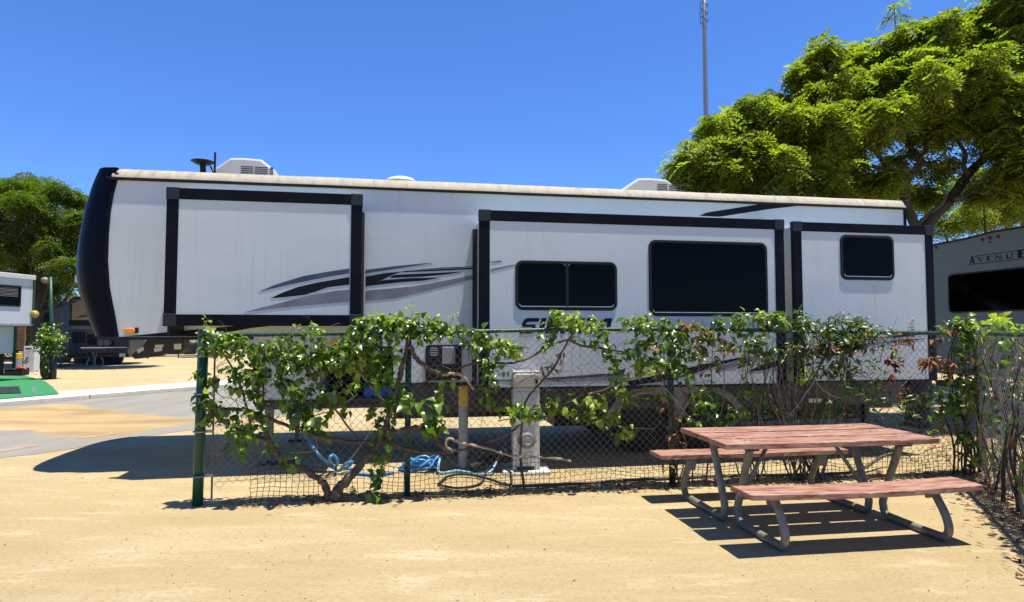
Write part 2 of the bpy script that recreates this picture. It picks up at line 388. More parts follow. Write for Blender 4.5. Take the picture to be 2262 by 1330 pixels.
sd = np.clip(sdist(V[:, :2], DP_) / 2.0 + .5, 0, 1)
at = rm_.attributes.new('sand', 'FLOAT', 'POINT'); at.data.foreach_set('value', sd.astype(np.float32))
tag(link('road', rm_), 'grey asphalt lane with a patch of ochre sand washed over it', kind='structure')
# faded red paint by the near edge of the lane
M['redline'] = mat('faded_red_paint', (0.34, 0.215, 0.16), 0.9, var=0.15, scale=8, dirt=(0.27, 0.245, 0.20), dirt_amt=1.0)
for (x0, y0, x1, y1) in ((-60, 1008, 80, 984), (172, 969.5, 252, 958)):
    a, c2 = G(x0, y0), G(x1, y1); n_ = (c2 - a).normalized(); s_ = Vector((-n_.y, n_.x, 0)) * 0.085
    lm = MB(); N = 14; vv = []
    for i in range(N + 1):
        p = a.lerp(c2, i / N); w = random.uniform(0.6, 1.2); vv += [p - s_ * w + Vector((0, 0, .018)), p + s_ * w + Vector((0, 0, .018))]
    lm.add([v_ - Vector((0, 0, .010)) for v_ in vv], [(2 * i, 2 * i + 1, 2 * i + 3, 2 * i + 2) for i in range(N)])
    tag(build('road_marking', lm, M['redline']), 'faded red paint line on the lane', kind='structure')
# kerb slabs
kerb = thing('kerb', 'pale concrete kerb on the far side of the lane', None); kerb['kind'] = 'structure'; del kerb['label']
kerb['label'] = 'pale concrete kerb on the far side of the lane'
kerb.location = rd(0, W, 0); kerb.rotation_euler = (0, 0, math.atan2(RD.y, RD.x))
sl_ = MB(); sl_.add([(0, 0, 0), (3.03, 0, 0), (3.03, 1.15, 0), (0, 1.15, 0), (0, 0.0, .10), (3.03, 0.0, .10), (3.03, 1.15, .13), (0, 1.15, .13)],
        [(3, 2, 1, 0), (4, 5, 6, 7), (0, 1, 5, 4), (1, 2, 6, 5), (2, 3, 7, 6), (3, 0, 4, 7)])
k0 = build('kerb_slab', sl_, M['concrete'], kerb, bevel=0.012); k0.location = (-24, 0, 0)
for i in range(1, 20):
    k_ = k0.copy(); COL.objects.link(k_); k_.location = (-24 + i * 3.05, random.uniform(-.008, .008), random.uniform(-.006, .004))

# pebbles, crumbs, twigs and dry leaves trodden into the sand
def scatter_stones():
    n = 9000; V = []; F = []
    base = np.array([[1, 0, 0], [-1, 0, 0], [0, 1, 0], [0, -1, 0], [0, 0, 1], [0, 0, -.4]], float)
    tri = np.array([[0, 2, 4], [2, 1, 4], [1, 3, 4], [3, 0, 4], [2, 0, 5], [1, 2, 5], [3, 1, 5], [0, 3, 5]])
    y = 2.6 + 5.5 * rng.random(n) ** 1.3; x = (rng.random(n) * 2 - 1) * (y * 0.86 + .3)
    sz = 0.0018 + 0.0048 * rng.random(n) ** 6
    sc = sz[:, None] * (0.6 + 0.8 * rng.random((n, 3)))
    P = base[None] * sc[:, None, :] * (0.8 + .4 * rng.random((n, 6, 1))); P[:, :, 0] += x[:, None]; P[:, :, 1] += y[:, None]; P[:, :, 2] += sz[:, None] * .2
    return P.reshape(-1, 3), (tri[None] + 6 * np.arange(n)[:, None, None]).reshape(-1, 3)
V, F = scatter_stones()
M['pebble'] = mat('grit', (0.27, 0.205, 0.13), 0.9, var=0.6, scale=3)
tag(link('grit', np_mesh('grit', V, F, M['pebble'])), 'fine grit and small stones lying on the sand', kind='stuff')
lit = MB()
for i in range(620):
    y = 2.7 + 6 * random.random(); x = random.uniform(-1, 1) * (y * .84)
    if random.random() < .72:
        y = 5.75 + 0.165 * x + random.gauss(0.35, .28); x = random.uniform(-2.8, 5.0); y = 6.0 + 0.15 * (x + 2.9) + random.gauss(-.05, .22)
    a = random.uniform(0, PI); L = random.uniform(.004, .018) if random.random() < .93 else random.uniform(.02, .045); w = L * random.uniform(.08, .35)
    dx, dy = math.cos(a) * L, math.sin(a) * L; nx, ny = -math.sin(a) * w, math.cos(a) * w; z = .004
    lit.add([(x - dx, y - dy, z), (x + nx, y + ny, z + .006), (x + dx, y + dy, z + .002), (x - nx, y - ny, z + .004)], [(0, 1, 2, 3)])
tag(build('leaf_litter', lit, LEAF_D), 'dry leaf crumbs and twigs scattered on the sand', kind='stuff')

# ================================================================ MAIN TRAILER
ANG = math.atan(1400 / 8000)
RV = Plane(-3.0, 7.55, ANG)
rv = thing('travel_trailer', 'long grey fifth-wheel trailer with navy nose and three slide-outs behind the fence', 'trailer', RV.o, ANG)
def L(px, py, y=0.0):
    l = RV.loc(px, py, y); return (l.x, l.z)
DEP = 2.45
ZT = (L(262, 391)[1] + L(2000, 461)[1]) / 2          # top of the side wall under the gutter
s_rear = L(1999, 460)[0]
ZR = (L(262, 370)[1] + L(2000, 441)[1]) / 2
Z_NOSE = L(400, 745)[1]; Z_SILL = 0.98; Z_MID = L(760, 765)[1]
s_f0 = L(556, 800)[0]; s_p1 = L(706, 820)[0]; s_p2 = L(869, 820)[0]
print('RV', 'ZT', ZT, 'rear', s_rear, 'znose', Z_NOSE, 'mid', Z_MID, 'len', s_rear - L(240, 600)[0])
seam = [L(258, 382), L(252, 410), L(246, 433), L(240, 470), L(236, 517), L(234, 576), L(238, 635), L(245, 672), L(251, 702), L(258, 744)]
seam = [(s, z) for s, z in seam]; seam[0] = (seam[0][0], ZT); seam[-1] = (seam[-1][0], Z_NOSE)
up = [(s_rear, Z_MID), (s_rear, ZT)] + seam + [(L(545, 744)[0], Z_NOSE), (L(549, 765)[0], Z_MID)]
build('body', MB().prism_xz(up, 0, DEP), WHITE_WALL, rv)
# lower body: front bay panel, open storage bay, rear body, underbelly
lo = MB().prism_xz([(L(549, 765)[0], Z_MID - .002), (s_p1, Z_MID - .002), (s_p1, .80), (L(572, 885)[0], .80)], 0.0, DEP)
lo.prism_xz([(s_p2, Z_MID - .002), (s_rear, Z_MID - .002), (s_rear, Z_SILL), (s_p2, Z_SILL)], 0.0, DEP)
build('lower_body', lo, WHITE_WALL, rv)
bay = MB().box(s_p1 - .01, s_p2 + .01, 1.0, 1.05, .72, Z_MID - .01).box(s_p1, s_p2, .03, 1.0, .72, .76).box(s_p1, s_p2, .02, 1.0, Z_MID - .05, Z_MID - .006)
build('storage_bay', bay, M['black'], rv)
build('bay_case', MB().box(s_p1 + .22, s_p1 + .55, .25, .6, 1.1, 1.32), M['orange'], rv, bevel=.01)
build('bay_case', MB().box(s_p1 + .50, s_p1 + .86, .35, .8, .77, 0.9), M['hose'], rv, bevel=.02)
belly = MB().box(s_f0 + .05, s_rear - .03, .06, DEP - .06, .68, .79).box(s_p2 + .02, s_rear - .02, .045, .09, .60, Z_SILL + .01)
build('underbelly', belly, M['skirt'], rv)
build('lower_trim', MB().box(L(572, 885)[0], s_p1, -.012, .0, .765, .80).box(s_p2, s_rear, -.012, .0, Z_SILL - .03, Z_SILL + .003), M['black'], rv)
# seams, hatch and door outlines of the front bay
build('seam_strip', MB().box(L(581, 800)[0], L(585, 800)[0], -.006, 0, .80, Z_MID - .01).box(L(561, 780)[0], L(564, 780)[0], -.006, 0, .95, Z_MID - .01), M['black'], rv)
build('access_port', MB().box(L(574, 815)[0], L(600, 815)[0], -.008, 0, L(590, 836)[1], L(590, 814)[1]), M['black'], rv, bevel=.004)
# appliance hatch with louvre and outlet hood
x0, z1 = L(940, 762); x1, z0 = L(1019, 840)
hat = build('appliance_hatch', MB().prism_xz(rrect(x0, x1, z0, z1, .04), -.02, 0), M['black'], rv)
build('outlet_hood', MB().box(L(976, 770)[0], L(1005, 770)[0], -.05, -.02, L(990, 804)[1], L(990, 766)[1]), M['fender'], rv, bevel=.008)
for i in range(4):
    z = L(960, 769 + i * 5)[1]
    build('louvre', MB().box(L(950, 770)[0], L(967, 770)[0], -.026, -.021, z - .006, z + .004), M['silver'], rv)

# ---- front cap, wrapped round the nose
cap = MB(); rows = []
zs = [(374, 232), (386, 221), (410, 211), (440, 202), (466, 194), (517, 183), (555, 177), (588, 175), (610, 176), (643, 181), (672, 191), (702, 203), (725, 213), (744, 221)]
seamc = [(382, 258), (410, 252), (433, 246), (470, 240), (517, 236), (576, 234), (635, 238), (672, 245), (702, 251), (744, 258)]
def seam_x(py): return float(np.interp(py, [a for a, _ in seamc], [b_ for _, b_ in seamc]))
NA = 14
for py, px in zs:
    s0 = L(seam_x(max(py, 382)), py)[0]; sf = L(px, py, 0.55)[0]
    zz = L(px, py, 0.0)[1] if py > 376 else ZR
    zz = min(zz, ZR + .01); zz = max(zz, Z_NOSE)
    row = []
    for k in range(NA + 1):
        a = PI * k / NA
        e = 0.62
        ss = s0 - (s0 - sf) * 1.03 * (abs(math.sin(a)) ** e)
        yy = DEP / 2 - (DEP / 2) * (math.copysign(abs(math.cos(a)) ** 0.75, math.cos(a)))
        row.append((ss, yy - (.004 if k == 0 else 0), zz))
    rows.append(row)
cv = [p for r in rows for p in r]; cf = [(i * (NA + 1) + k, (i + 1) * (NA + 1) + k, (i + 1) * (NA + 1) + k + 1, i * (NA + 1) + k + 1) for i in range(len(rows) - 1) for k in range(NA)]
cf += [tuple(range(NA + 1)), tuple((len(rows) - 1) * (NA + 1) + k for k in range(NA, -1, -1))]
cap.add(cv, cf); build('front_cap', cap, M['cap'], rv, auto=True)
# the dark edging strip down the joint
ed = MB(); ws = 0.035; pts = [L(seam_x(py), py) for py in (382, 410, 433, 470, 517, 576, 635, 672, 702, 744)]
v = []
for (s_, z_) in pts: v += [(s_ - .012, -.012, z_), (s_ + ws - .012, -.012, z_), (s_ + ws - .012, .0, z_), (s_ - .012, .0, z_)]
ed.add(v, [(4 * i + a, 4 * i + b_, 4 * i + 4 + b_, 4 * i + 4 + a) for i in range(len(pts) - 1) for a, b_ in ((0, 1), (1, 2), (2, 3), (3, 0))])
build('cap_edging', ed, M['fascia'], rv)
build('cap_lamp', MB().prism_xz(rrect(L(174, 610, .55)[0] - .02, L(174, 610, .55)[0] + .05, L(174, 618)[1], L(174, 600)[1], .02), .5, .6), M['silver'], rv)

# ---- roof edge, gutter, roof deck
s_l = L(253, 370)[0] ; s_r = s_rear + .03
print('ZR', ZR)
prof = [(-.012, ZT - .01), (-.020, ZT + .004), (-.014, ZT + .03), (.03, ZR - .035), (.062, ZR - .008), (.11, ZR + .008), (.25, ZR + .028), (DEP / 2, ZR + .06), (DEP - .25, ZR + .028), (DEP + .03, ZR), (DEP + .03, ZT - .01)]
def extr_yz(prof, s0, s1, nseg=1, wob=0):
    v = []
    for i in range(nseg + 1):
        s_ = s0 + (s1 - s0) * i / nseg
        v += [(s_, y, z + (random.uniform(-wob, wob) if 0 < i < nseg else 0)) for y, z in prof]
    n = len(prof); f = [(i * n + k, (i + 1) * n + k, (i + 1) * n + (k + 1) % n, i * n + (k + 1) % n) for i in range(nseg) for k in range(n)]
    f += [tuple(range(n)), tuple(nseg * n + k for k in range(n - 1, -1, -1))]
    return v, f
build('roof', MB().add(*extr_yz(prof, s_l - .02, s_r, 30, .003)), M['roof'], rv, auto=True)
build('gutter', MB().add(*extr_yz([(-.022, ZT - .028), (-.026, ZT + .002), (-.021, ZT + .002), (-.018, ZT - .012), (0, ZT - .012), (0, ZT - .028)], s_l - .04, s_r, 24, .002)), M['black'], rv)
build('roof_end', MB().box(s_rear, s_rear + .045, -.022, DEP + .04, ZT - .03, ZR - .01), M['corner'], rv, bevel=.012)
build('rear_edging', MB().box(s_rear - .03, s_rear + .012, -.010, .03, .62, ZT - .02), M['fascia'], rv)
build('gutter_spout', MB().box(L(243, 395)[0], L(262, 395)[0], -.10, -.05, ZT - .035, ZT - .012), M['black'], rv)

# ---- roof gear
def rooftop_unit(x0p, x1p, ytop, yb, slats, y=1.1):
    s0, s1 = L(x0p, ytop, y)[0], L(x1p, ytop, y)[0]; zt = L((x0p + x1p) / 2, ytop, y)[1]; zb = ZR + .03
    w = s1 - s0
    pr = [(s0 + .02, zb), (s1, zb), (s1 - .05, zb + (zt - zb) * .55), (s1 - .22, zt - .01), (s0 + w * .45, zt), (s0 + .25, zt - .01), (s0, zb + (zt - zb) * .35)]
    o = build('air_conditioner', MB().prism_xz(pr, y - .0, y + .75), M['white'], rv, bevel=.03)
    for a, b_ in slats:
        for k in range(6):
            z = zb + .06 + k * .026
            if z > zt - .05: break
            build('vent_slot', MB().box(L(a, ytop, y)[0], L(b_, ytop, y)[0], y - .004, y + .02, z, z + .011), M['steel_dark'], o)
    return o
rooftop_unit(462, 616, 348, 378, [(533, 560), (563, 592), (597, 604)], .62)
rooftop_unit(1374, 1504, 393, 420, [(1452, 1474), (1478, 1500)], .62)
sv, zv = L(886, 386, .55)[0], ZR
build('roof_vent', MB().lathe([(.20, ZR + .02), (.205, ZR + .09), (.17, ZR + .13), (.09, ZR + .155), (.0001, ZR + .16)], (sv, .55, 0), 24), M['white'], rv, auto=True)
# dish and aerial
sd = L(448, 358, .35)[0]; zd = L(448, 357, .35)[1]
dish = build('satellite_dish', MB().lathe([(.0001, -.04), (.08, -.036), (.135, -.004), (.14, .0), (.13, .004), (.0001, -.026)], (sd, .35, zd), 26), M['black'], rv, auto=True)
build('mast', MB().tube([(sd, .35, zd - .04), (sd + .01, .35, ZR)], .035, 10), M['black'], dish)
build('mast', MB().tube([(sd + .09, .35, zd - .05), (sd + .15, .35, ZR)], .01, 6), M['black'], dish)
sa = L(475, 350, .2)[0]
build('aerial', MB().tube([(sa, .2, ZR), (sa, .2, L(475, 337, .2)[1])], .013, 8), M['black'], rv)

# ---- slide-outs
slides = []
def slide(tl, tr, bl, br, p, bw, bottom, extra_depth=0.0):
    y = -p
    x0 = (L(*tl, y)[0] + L(*bl, y)[0]) / 2; x1 = (L(*tr, y)[0] + L(*br, y)[0]) / 2
    z1 = (L(*tl, y)[1] + L(*tr, y)[1]) / 2; z0 = (L(*bl, y)[1] + L(*br, y)[1]) / 2
    root = build('slide_out', MB().box(x0 + bw * .45, x1 - bw * .45, y, .02, z0 + (bw * .45 if bottom else .0), z1 - bw * .42), WHITE_WALL, rv)
    f = y - .010
    build('side_fascia', MB().box(x0, x0 + bw, f, y + .05, z0 + (bw if bottom else 0), z1 - bw), M['fascia'], root, bevel=.006)
    build('side_fascia', MB().box(x1 - bw, x1, f, y + .05, z0 + (bw if bottom else 0), z1 - bw), M['fascia'], root, bevel=.006)
    build('top_fascia', MB().box(x0 + bw, x1 - bw, f, y + .05, z1 - bw, z1), M['fascia'], root, bevel=.006)
    if bottom: build('bottom_fascia', MB().box(x0 + bw, x1 - bw, f, y + .05, z0, z0 + bw), M['fascia'], root, bevel=.006)
    else: build('bottom_trim', MB().box(x0 + bw, x1 - bw, y - .012, y + .05, z0, z0 + .022), M['fascia'], root)
    for cx in (x0, x1 - bw):
        for cz in ((z1 - bw, z0) if bottom else (z1 - bw,)):
            build('corner_cap', MB().box(cx - .006, cx + bw + .006, f - .008, y + .05, cz - .006, cz + bw + .006), M['corner'], root, bevel=.008)
    # rubber wiper seal on the wall round the opening
    build('seal', MB().box(x0 - .0, x0 + .052, -.05, .0, z0 + .0, z1 - .12).box(x1 - .052, x1 + .0, -.05, .0, z0 + .0, z1 - .12), M['rubber'], root)
    return root, x0, x1, z0, z1, y
S1 = slide((371, 412), (797, 432), (359, 720), (801, 720), .50, .125, True)
S2 = slide((1062, 465), (1737, 485), (1054, 859), (1731, 852), .70, .125, False)
S3 = slide((1757, 490), (2063, 500), (1752, 846), (2066, 841), .70, .118, False)
print('slides', [tuple(round(a, 2) for a in s[1:]) for s in (S1, S2, S3)])
build('slide_bracket', MB().box(L(401, 722)[0], L(407, 722)[0], -.46, 0, Z_NOSE + .03, S1[3]), M['black'], rv)

# ---- windows
def window(x0p, x1p, y0p, y1p, p, split=False, r=.09):
    y = -p
    x0, x1 = L(x0p, (y0p + y1p) / 2, y)[0], L(x1p, (y0p + y1p) / 2, y)[0]
    xm = (x0p + x1p) / 2; z1, z0 = L(xm, y0p, y)[1], L(xm, y1p, y)[1]
    o = MB(); ring(o, rrect(x0, x1, z0, z1, r), rrect(x0 + .035, x1 - .035, z0 + .035, z1 - .035, r - .03), y - .014, y + .01)
    fr = build('window', o, M['black'], rv, bevel=.006)
    inn = rrect(x0 + .035, x1 - .035, z0 + .035, z1 - .035, r - .03)
    if split:
        xc = (x0 + x1) / 2
        build('pane', MB().prism_xz(rrect(xc + .018, x1 - .036, z0 + .036, z1 - .036, .04), y - .006, y + .004), M['glass'], fr)
        build('pane', MB().prism_xz(rrect(x0 + .036, xc - .018, z0 + .036, z1 - .036, .04), y - .006, y + .004), M['glass'], fr)
        build('mullion', MB().box(xc - .018, xc + .018, y - .018, y + .002, z0 + .036, z1 - .036), M['black'], fr)
    else:
        build('pane', MB().prism_xz(inn, y - .006, y + .004), M['glass'], fr)
    t = MB(); t.tube([(x0 + .05 + .0, y - .014, z0 + .075), (x0 + .056, y - .014, z0 + .055), (x0 + .075, y - .014, z0 + .045), (x1 - .075, y - .014, z0 + .045), (x1 - .056, y - .014, z0 + .055), (x1 - .05, y - .014, z0 + .075)], .005, 5)
    build('sill_trim', t, M['silver'], fr)
    return fr
window(1138, 1363, 577, 686, .70, True)
window(1433, 1695, 533, 699, .70)
window(1856, 1974, 520, 619, .70, r=.085)

# ---- vinyl swooshes and lettering (flat print, 1.5 mm proud)
def decal(pts, p, m, name='decal'):
    q = [L(a, b_, -p) for a, b_ in pts]
    return build(name, MB().prism_xz(q, -p - .003, -p - .0005), m, rv)
def c8(pts): return [(340 + a * .3625, 320 + b_ * .3625) for a, b_ in pts]
def c4(pts): return [(1400 + a * .18045, 680 + b_ * .18045) for a, b_ in pts]
decal(c8([(640, 895), (740, 852), (910, 800), (1050, 775), (1192, 753), (1192, 783), (1060, 805), (950, 826), (800, 858)]), .5, M['decal_blue'])
decal(c8([(1290, 762), (1480, 738), (1700, 717), (1590, 738), (1290, 784)]), 0, M['decal_blue'])
decal(c8([(710, 935), (780, 902), (880, 865), (1000, 838), (1192, 805), (1192, 852), (1060, 868), (985, 895), (915, 915), (800, 928)]), .5, M['decal_black'])
decal(c8([(1290, 803), (1400, 783), (1515, 771), (1450, 795), (1380, 829), (1290, 860)]), 0, M['decal_black'])
decal(c8([(1400, 824), (1560, 812), (1745, 810), (1640, 828), (1500, 838), (1290, 862), (1290, 858)]), 0, M['decal_black'])
decal(c8([(1440, 803), (1470, 792), (1700, 782), (1880, 773), (1800, 788), (1640, 803), (1440, 812)]), 0, M['decal_black'])
decal(c8([(1495, 777), (1530, 768), (1760, 757), (1960, 748), (1960, 757), (1700, 770)]), 0, M['decal_black'])
decal(c8([(1540, 764), (1760, 748), (1960, 740), (1960, 744), (1740, 755)]), 0, M['decal_black'])
decal(c8([(550, 1020), (800, 955), (960, 915), (1110, 889), (1192, 882), (1192, 957), (1080, 965), (840, 986), (700, 1003)]), .5, M['decal_grey'])
decal(c8([(1290, 888), (1430, 877), (1600, 860), (1780, 826), (1958, 790), (1958, 815), (1700, 880), (1470, 936), (1290, 951)]), 0, M['decal_grey'])
decal(c8([(2053, 713), (2120, 706), (2112, 712), (2053, 717)]), .7, M['decal_black'])
decal(c8([(2053, 756), (2200, 728), (2203, 735), (2053, 772)]), .7, M['decal_grey'])
# long wedge below the bedroom slide-out, over the nose
decal([(276, 743), (400, 731), (570, 715), (640, 716), (560, 724), (452, 743)], 0, M['decal_black'])
build('nose_rail', MB().box(L(224, 743)[0], L(560, 743)[0], -.015, 0, Z_NOSE - .03, Z_NOSE + .004), M['black'], rv)
# band sweeping up above the rear slide-outs
decal([(1545, 477), (1560, 470), (1714, 445.5), (1806, 450), (1700, 462), (1589, 479)], 0, M['decal_black'])
# lower bands on the long slide-out
decal([(1086, 838), (1190, 838), (1345, 827), (1385, 829), (1350, 840), (1200, 844), (1086, 842)], .7, M['decal_grey'])
decal([(1200, 835), (1345, 825), (1388, 828), (1340, 832), (1210, 839)], .7, M['decal_blue'])
decal([(1384, 842), (1440, 831), (1553, 805), (1653, 786), (1640, 792), (1590, 806), (1520, 829), (1460, 843), (1392, 852)], .7, M['decal_black'])
decal([(1592, 809), (1660, 786), (1722, 768), (1722, 776), (1650, 803), (1590, 818)], .7, M['decal_grey'])
decal([(1650, 822), (1676, 808), (1722, 794), (1722, 808), (1690, 817)], .7, M['decal_black'])
decal([(1776, 788), (1776, 770), (1860, 768), (1925, 760), (1880, 779), (1820, 790)], .7, M['decal_black'])
decal([(1890, 766), (1940, 755), (2000, 749), (1950, 760)], .7, M['decal_grey'])
decal([(1930, 747), (1990, 737), (2050, 731), (2050, 737), (1990, 745)], .7, M['decal_black'])
decal([(1940, 757), (1990, 751), (2046, 747), (1990, 757)], .7, M['decal_black'])
# SIERRA
def letters(word, shapes, x0p, x1p, ytp, ybp, p, shear, m, gap=.16, name='lettering', Lf=L, par=rv):
    ym = (ytp + ybp) / 2
    xs0, xs1 = Lf(x0p, ym, -p)[0], Lf(x1p, ym, -p)[0]; zt, zb = Lf((x0p + x1p) / 2, ytp, -p)[1], Lf((x0p + x1p) / 2, ybp, -p)[1]
    tot = sum(shapes[ch][0] for ch in word) + gap * (len(word) - 1); k = (xs1 - xs0) / tot; h = zt - zb; x = 0
    for ch in word:
        w, polys = shapes[ch]; mb = MB()
        for po in polys: mb.prism_xz([(xs0 + (x + a) * k + shear * h * (b_ - .5), zb + b_ * h) for a, b_ in po], -p - .004, -p - .0005)
        build(name, mb, m, par); x += w + gap
BL = {
 'S': (1.15, [[(.0, .62), (.08, .9), (.25, 1), (1.15, 1), (1.15, .76), (.42, .76), (.30, .70), (.28, .62)], [(.0, .64), (.0, .56), (.12, .42), (1.0, .42), (1.0, .58), (.28, .58), (.28, .64)], [(.82, .42), (1.1, .42), (1.12, .25), (1.02, .06), (.86, 0), (.82, .0)], [(0, 0), (.86, 0), (.86, .17), (0, .17)]]),
 'I': (.36, [[(0, 0), (.36, 0), (.36, 1), (0, 1)]]),
 'E': (.95, [[(0, 0), (.32, 0), (.32, 1), (0, 1)], [(.321, .83), (.95, .83), (.95, 1), (.321, 1)], [(.321, .42), (.86, .42), (.86, .58), (.321, .58)], [(.321, 0), (.95, 0), (.95, .17), (.321, .17)]]),
 'R': (1.1, [[(0, 0), (.32, 0), (.32, 1), (0, 1)], [(.321, .83), (.95, .83), (1.08, .93), (.95, 1), (.321, 1)], [(.80, .5), (1.1, .5), (1.1, .92), (.96, .828), (.80, .828)], [(.321, .38), (1.0, .38), (1.09, .495), (.321, .495)], [(.62, .379), (.98, .379), (1.1, 0), (.74, 0)]]),
 'A': (1.15, [[(0, 0), (.30, 0), (.75, .84), (.70, 1), (.52, 1)], [(.78, 0), (1.15, 0), (1.08, 1), (.701, 1), (.751, .84), (.80, .6)], [(.38, .16), (.78, .16), (.78, .30), (.44, .30)]]),
}
letters('SIERRA', BL, 1152, 1350, 703, 737, .70, .28, M['decal_black'])

# ---- marker lamps
ml = build('marker_lamp', MB().prism_xz(rrect(L(274, 731)[0], L(300, 731)[0], L(286, 737)[1], L(286, 725)[1], .025), -.03, 0), M['amber'], rv, bevel=.008)
build('marker_base', MB().box(L(298, 731)[0], L(306, 731)[0], -.02, 0, L(300, 736)[1], L(300, 724)[1]), M['black'], rv)
ml = build('marker_lamp', MB().prism_xz(rrect(L(730, 752)[0], L(752, 752)[0], L(740, 762)[1], L(740, 752)[1], .02), -.03, 0), M['amber'], rv)
build('rating_plate', MB().box(L(1786, 885, .0)[0], L(1820, 885, .0)[0], .035, .05, L(1800, 890)[1], L(1800, 881)[1]), M['paper'], rv)

# ---- kingpin box and landing gear
kp = build('kingpin_box', MB().prism_xz([L(330, 745, 1.0), L(408, 745, 1.0), L(408, 772, 1.0), L(396, 782, 1.0), L(368, 780, 1.0), L(350, 787, 1.0), L(300, 793, 1.0), L(292, 784, 1.0), L(318, 765, 1.0)], .95, 1.2), M['steel_dark'], rv, bevel=.01)
for q in ([(342, 762), (361, 761), (360, 767), (342, 768)], [(339, 770), (357, 767), (358, 775), (341, 778)], [(301, 773), (316, 766), (318, 773), (305, 781)], [(384, 760), (400, 759), (400, 772), (384, 772)]):
    build('warning_sticker', MB().prism_xz([L(a, b_, .94) for a, b_ in q], .945, .949), M['paper'], kp)
for s_, y_ in ((L(595, 960, .28)[0], .28), (L(657, 960, 1.95)[0], 1.95)):
    j = build('landing_jack', MB().box(s_ - .045, s_ + .045, y_ - .04, y_ + .04, .30, .80).box(s_ - .032, s_ + .032, y_ - .032, y_ + .032, .04, .32), M['galv'], rv, bevel=.005)
    for k in range(8): build('pin_hole', MB().lathe([(.009, -.003), (.009, .0)], (s_, y_ - .0325 - (.0078 if k > 4 else 0), .09 + k * .05), 8, 'Y'), M['black'], j)
    build('foot_plate', MB().box(s_ - .11, s_ + .11, y_ - .11, y_ + .11, .0, .03), M['steel_dark'], j, bevel=.006)

# ---- axles: tandem wheels under a double arch
wx = [L(1425, 941)[0], L(1566, 941)[0]]
for yy in (.14, DEP - .40):
    for w_ in wx:
        tyre = build('wheel', MB().lathe([(.20, 0), (.33, -.005), (.365, .02), (.375, .06), (.375, .18), (.365, .22), (.33, .245), (.20, .24)], (w_, yy, .375), 36, 'Y'), M['rubber'], rv, auto=True)
        rim = build('rim', MB().lathe([(.06, .02), (.11, .012), (.17, .035), (.20, .008), (.205, .03), (.205, .2)], (w_, yy, .375), 28, 'Y'), M['steel_dark'], tyre, auto=True)
def arch(c, r0, r1, a0, a1, y0, y1, n=18):
    mb = MB(); v = []
    for i in range(n + 1):
        a = math.radians(a0 + (a1 - a0) * i / n)
        for y in (y0, y1):
            for r in (r0, r1): v.append((c + r * math.cos(a), y, .395 + r * math.sin(a)))
    f = [(4 * i + a, 4 * i + b_, 4 * i + 4 + b_, 4 * i + 4 + a) for i in range(n) for a, b_ in ((0, 1), (1, 3), (3, 2), (2, 0))]
    return mb.add(v, f + [(0, 1, 3, 2), (4 * n, 4 * n + 1, 4 * n + 3, 4 * n + 2)])
fe = MB()
cx = sum(wx) / 2
outer = [(wx[0] - .60, .42), (wx[0] - .50, .60), (wx[0] - .36, .76), (wx[0] - .16, .86), (wx[0] + .1, .885), (wx[1] - .1, .885), (wx[1] + .16, .86), (wx[1] + .36, .76), (wx[1] + .50, .60), (wx[1] + .60, .42)]
inn = [(wx[1] + .47, .42)] + [(wx[1] + .44 * math.cos(math.radians(a)), .40 + .42 * math.sin(math.radians(a))) for a in range(10, 156, 12)] + [(cx, .50)] + [(wx[0] + .44 * math.cos(math.radians(a)), .40 + .42 * math.sin(math.radians(a))) for a in range(30, 176, 12)] + [(wx[0] - .47, .42)]
fend = build('wheel_arch', MB().prism_xz(outer + inn, -.02, .045), M['fender'], rv, bevel=.008)
build('arch_lip', arch(wx[0], .405, .44, 8, 165, -.045, .06), M['fender'], fend, auto=True)
build('arch_lip', arch(wx[1], .405, .44, 15, 172, -.045, .06), M['fender'], fend, auto=True)
build('wheel_well', MB().box(wx[0] - .5, wx[1] + .5, .5, .55, .3, .9), M['black'], rv)
build('underside_dark_box', MB().box(L(1245, 900)[0], s_rear - .35, .5, DEP - .3, .33, .70), M['black'], rv)  # invented black box, added to keep the space under the rear dark
build('axle_frame', MB().box(s_p2, s_rear, .35, .43, .50, .68).box(s_p2, s_rear, DEP - .43, DEP - .35, .50, .68).tube([(wx[0], .3, .37), (wx[0], DEP - .3, .37)], .04, 8).tube([(wx[1], .3, .37), (wx[1], DEP - .3, .37)], .04, 8), M['steel_dark'], rv)
for s_ in (s_p2 + .9, s_rear - .5):
    build('stabiliser_jack', MB().box(s_ - .04, s_ + .04, .25, .33, .04, .6).box(s_ - .1, s_ + .1, .18, .4, 0, .03), M['steel_dark'], rv)

# ================================================================ OTHER VEHICLES
# trailer end seen past the rear of the main one
AO = Vector((8.95, 13.4, 0)); AN = math.atan2(-.98, .2)
AV = Plane(AO.x, AO.y, AN)     # local x runs toward the camera along the end wall; local y points +X-ish away
av = thing('trailer_end', 'shaded grey trailer end with curved roof and long black window at far right', 'trailer', AO, AN)
def LA(px, py, y=0.0):
    l = AV.loc(px, py, y); return (l.x, l.z)
W2 = 2.5
top = [LA(2074, 541), LA(2100, 536), LA(2140, 528), LA(2190, 515), LA(2262, 503)]
top = [(0.0, top[0][1])] + top[1:] ; zmax = top[-1][1]
top += [(x, zmax + .02) for x in (top[-1][0] + .3,)] + [(W2, top[0][1] + .02)]
print('AV', top)
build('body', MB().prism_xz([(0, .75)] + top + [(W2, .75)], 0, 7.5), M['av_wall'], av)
edge = MB(); tp = [(x, 0, z + .005) for x, z in top]
edge.prism_xz([(x, z + .035) for x, z in top] + [(x, z + .0) for x, z in top[::-1]], -.03, 7.4)
build('roof_edge', edge, M['black'], av)
xw0 = LA(2095, 640)[0]; zw1 = LA(2100, 606)[1]; zw0 = LA(2100, 692)[1]
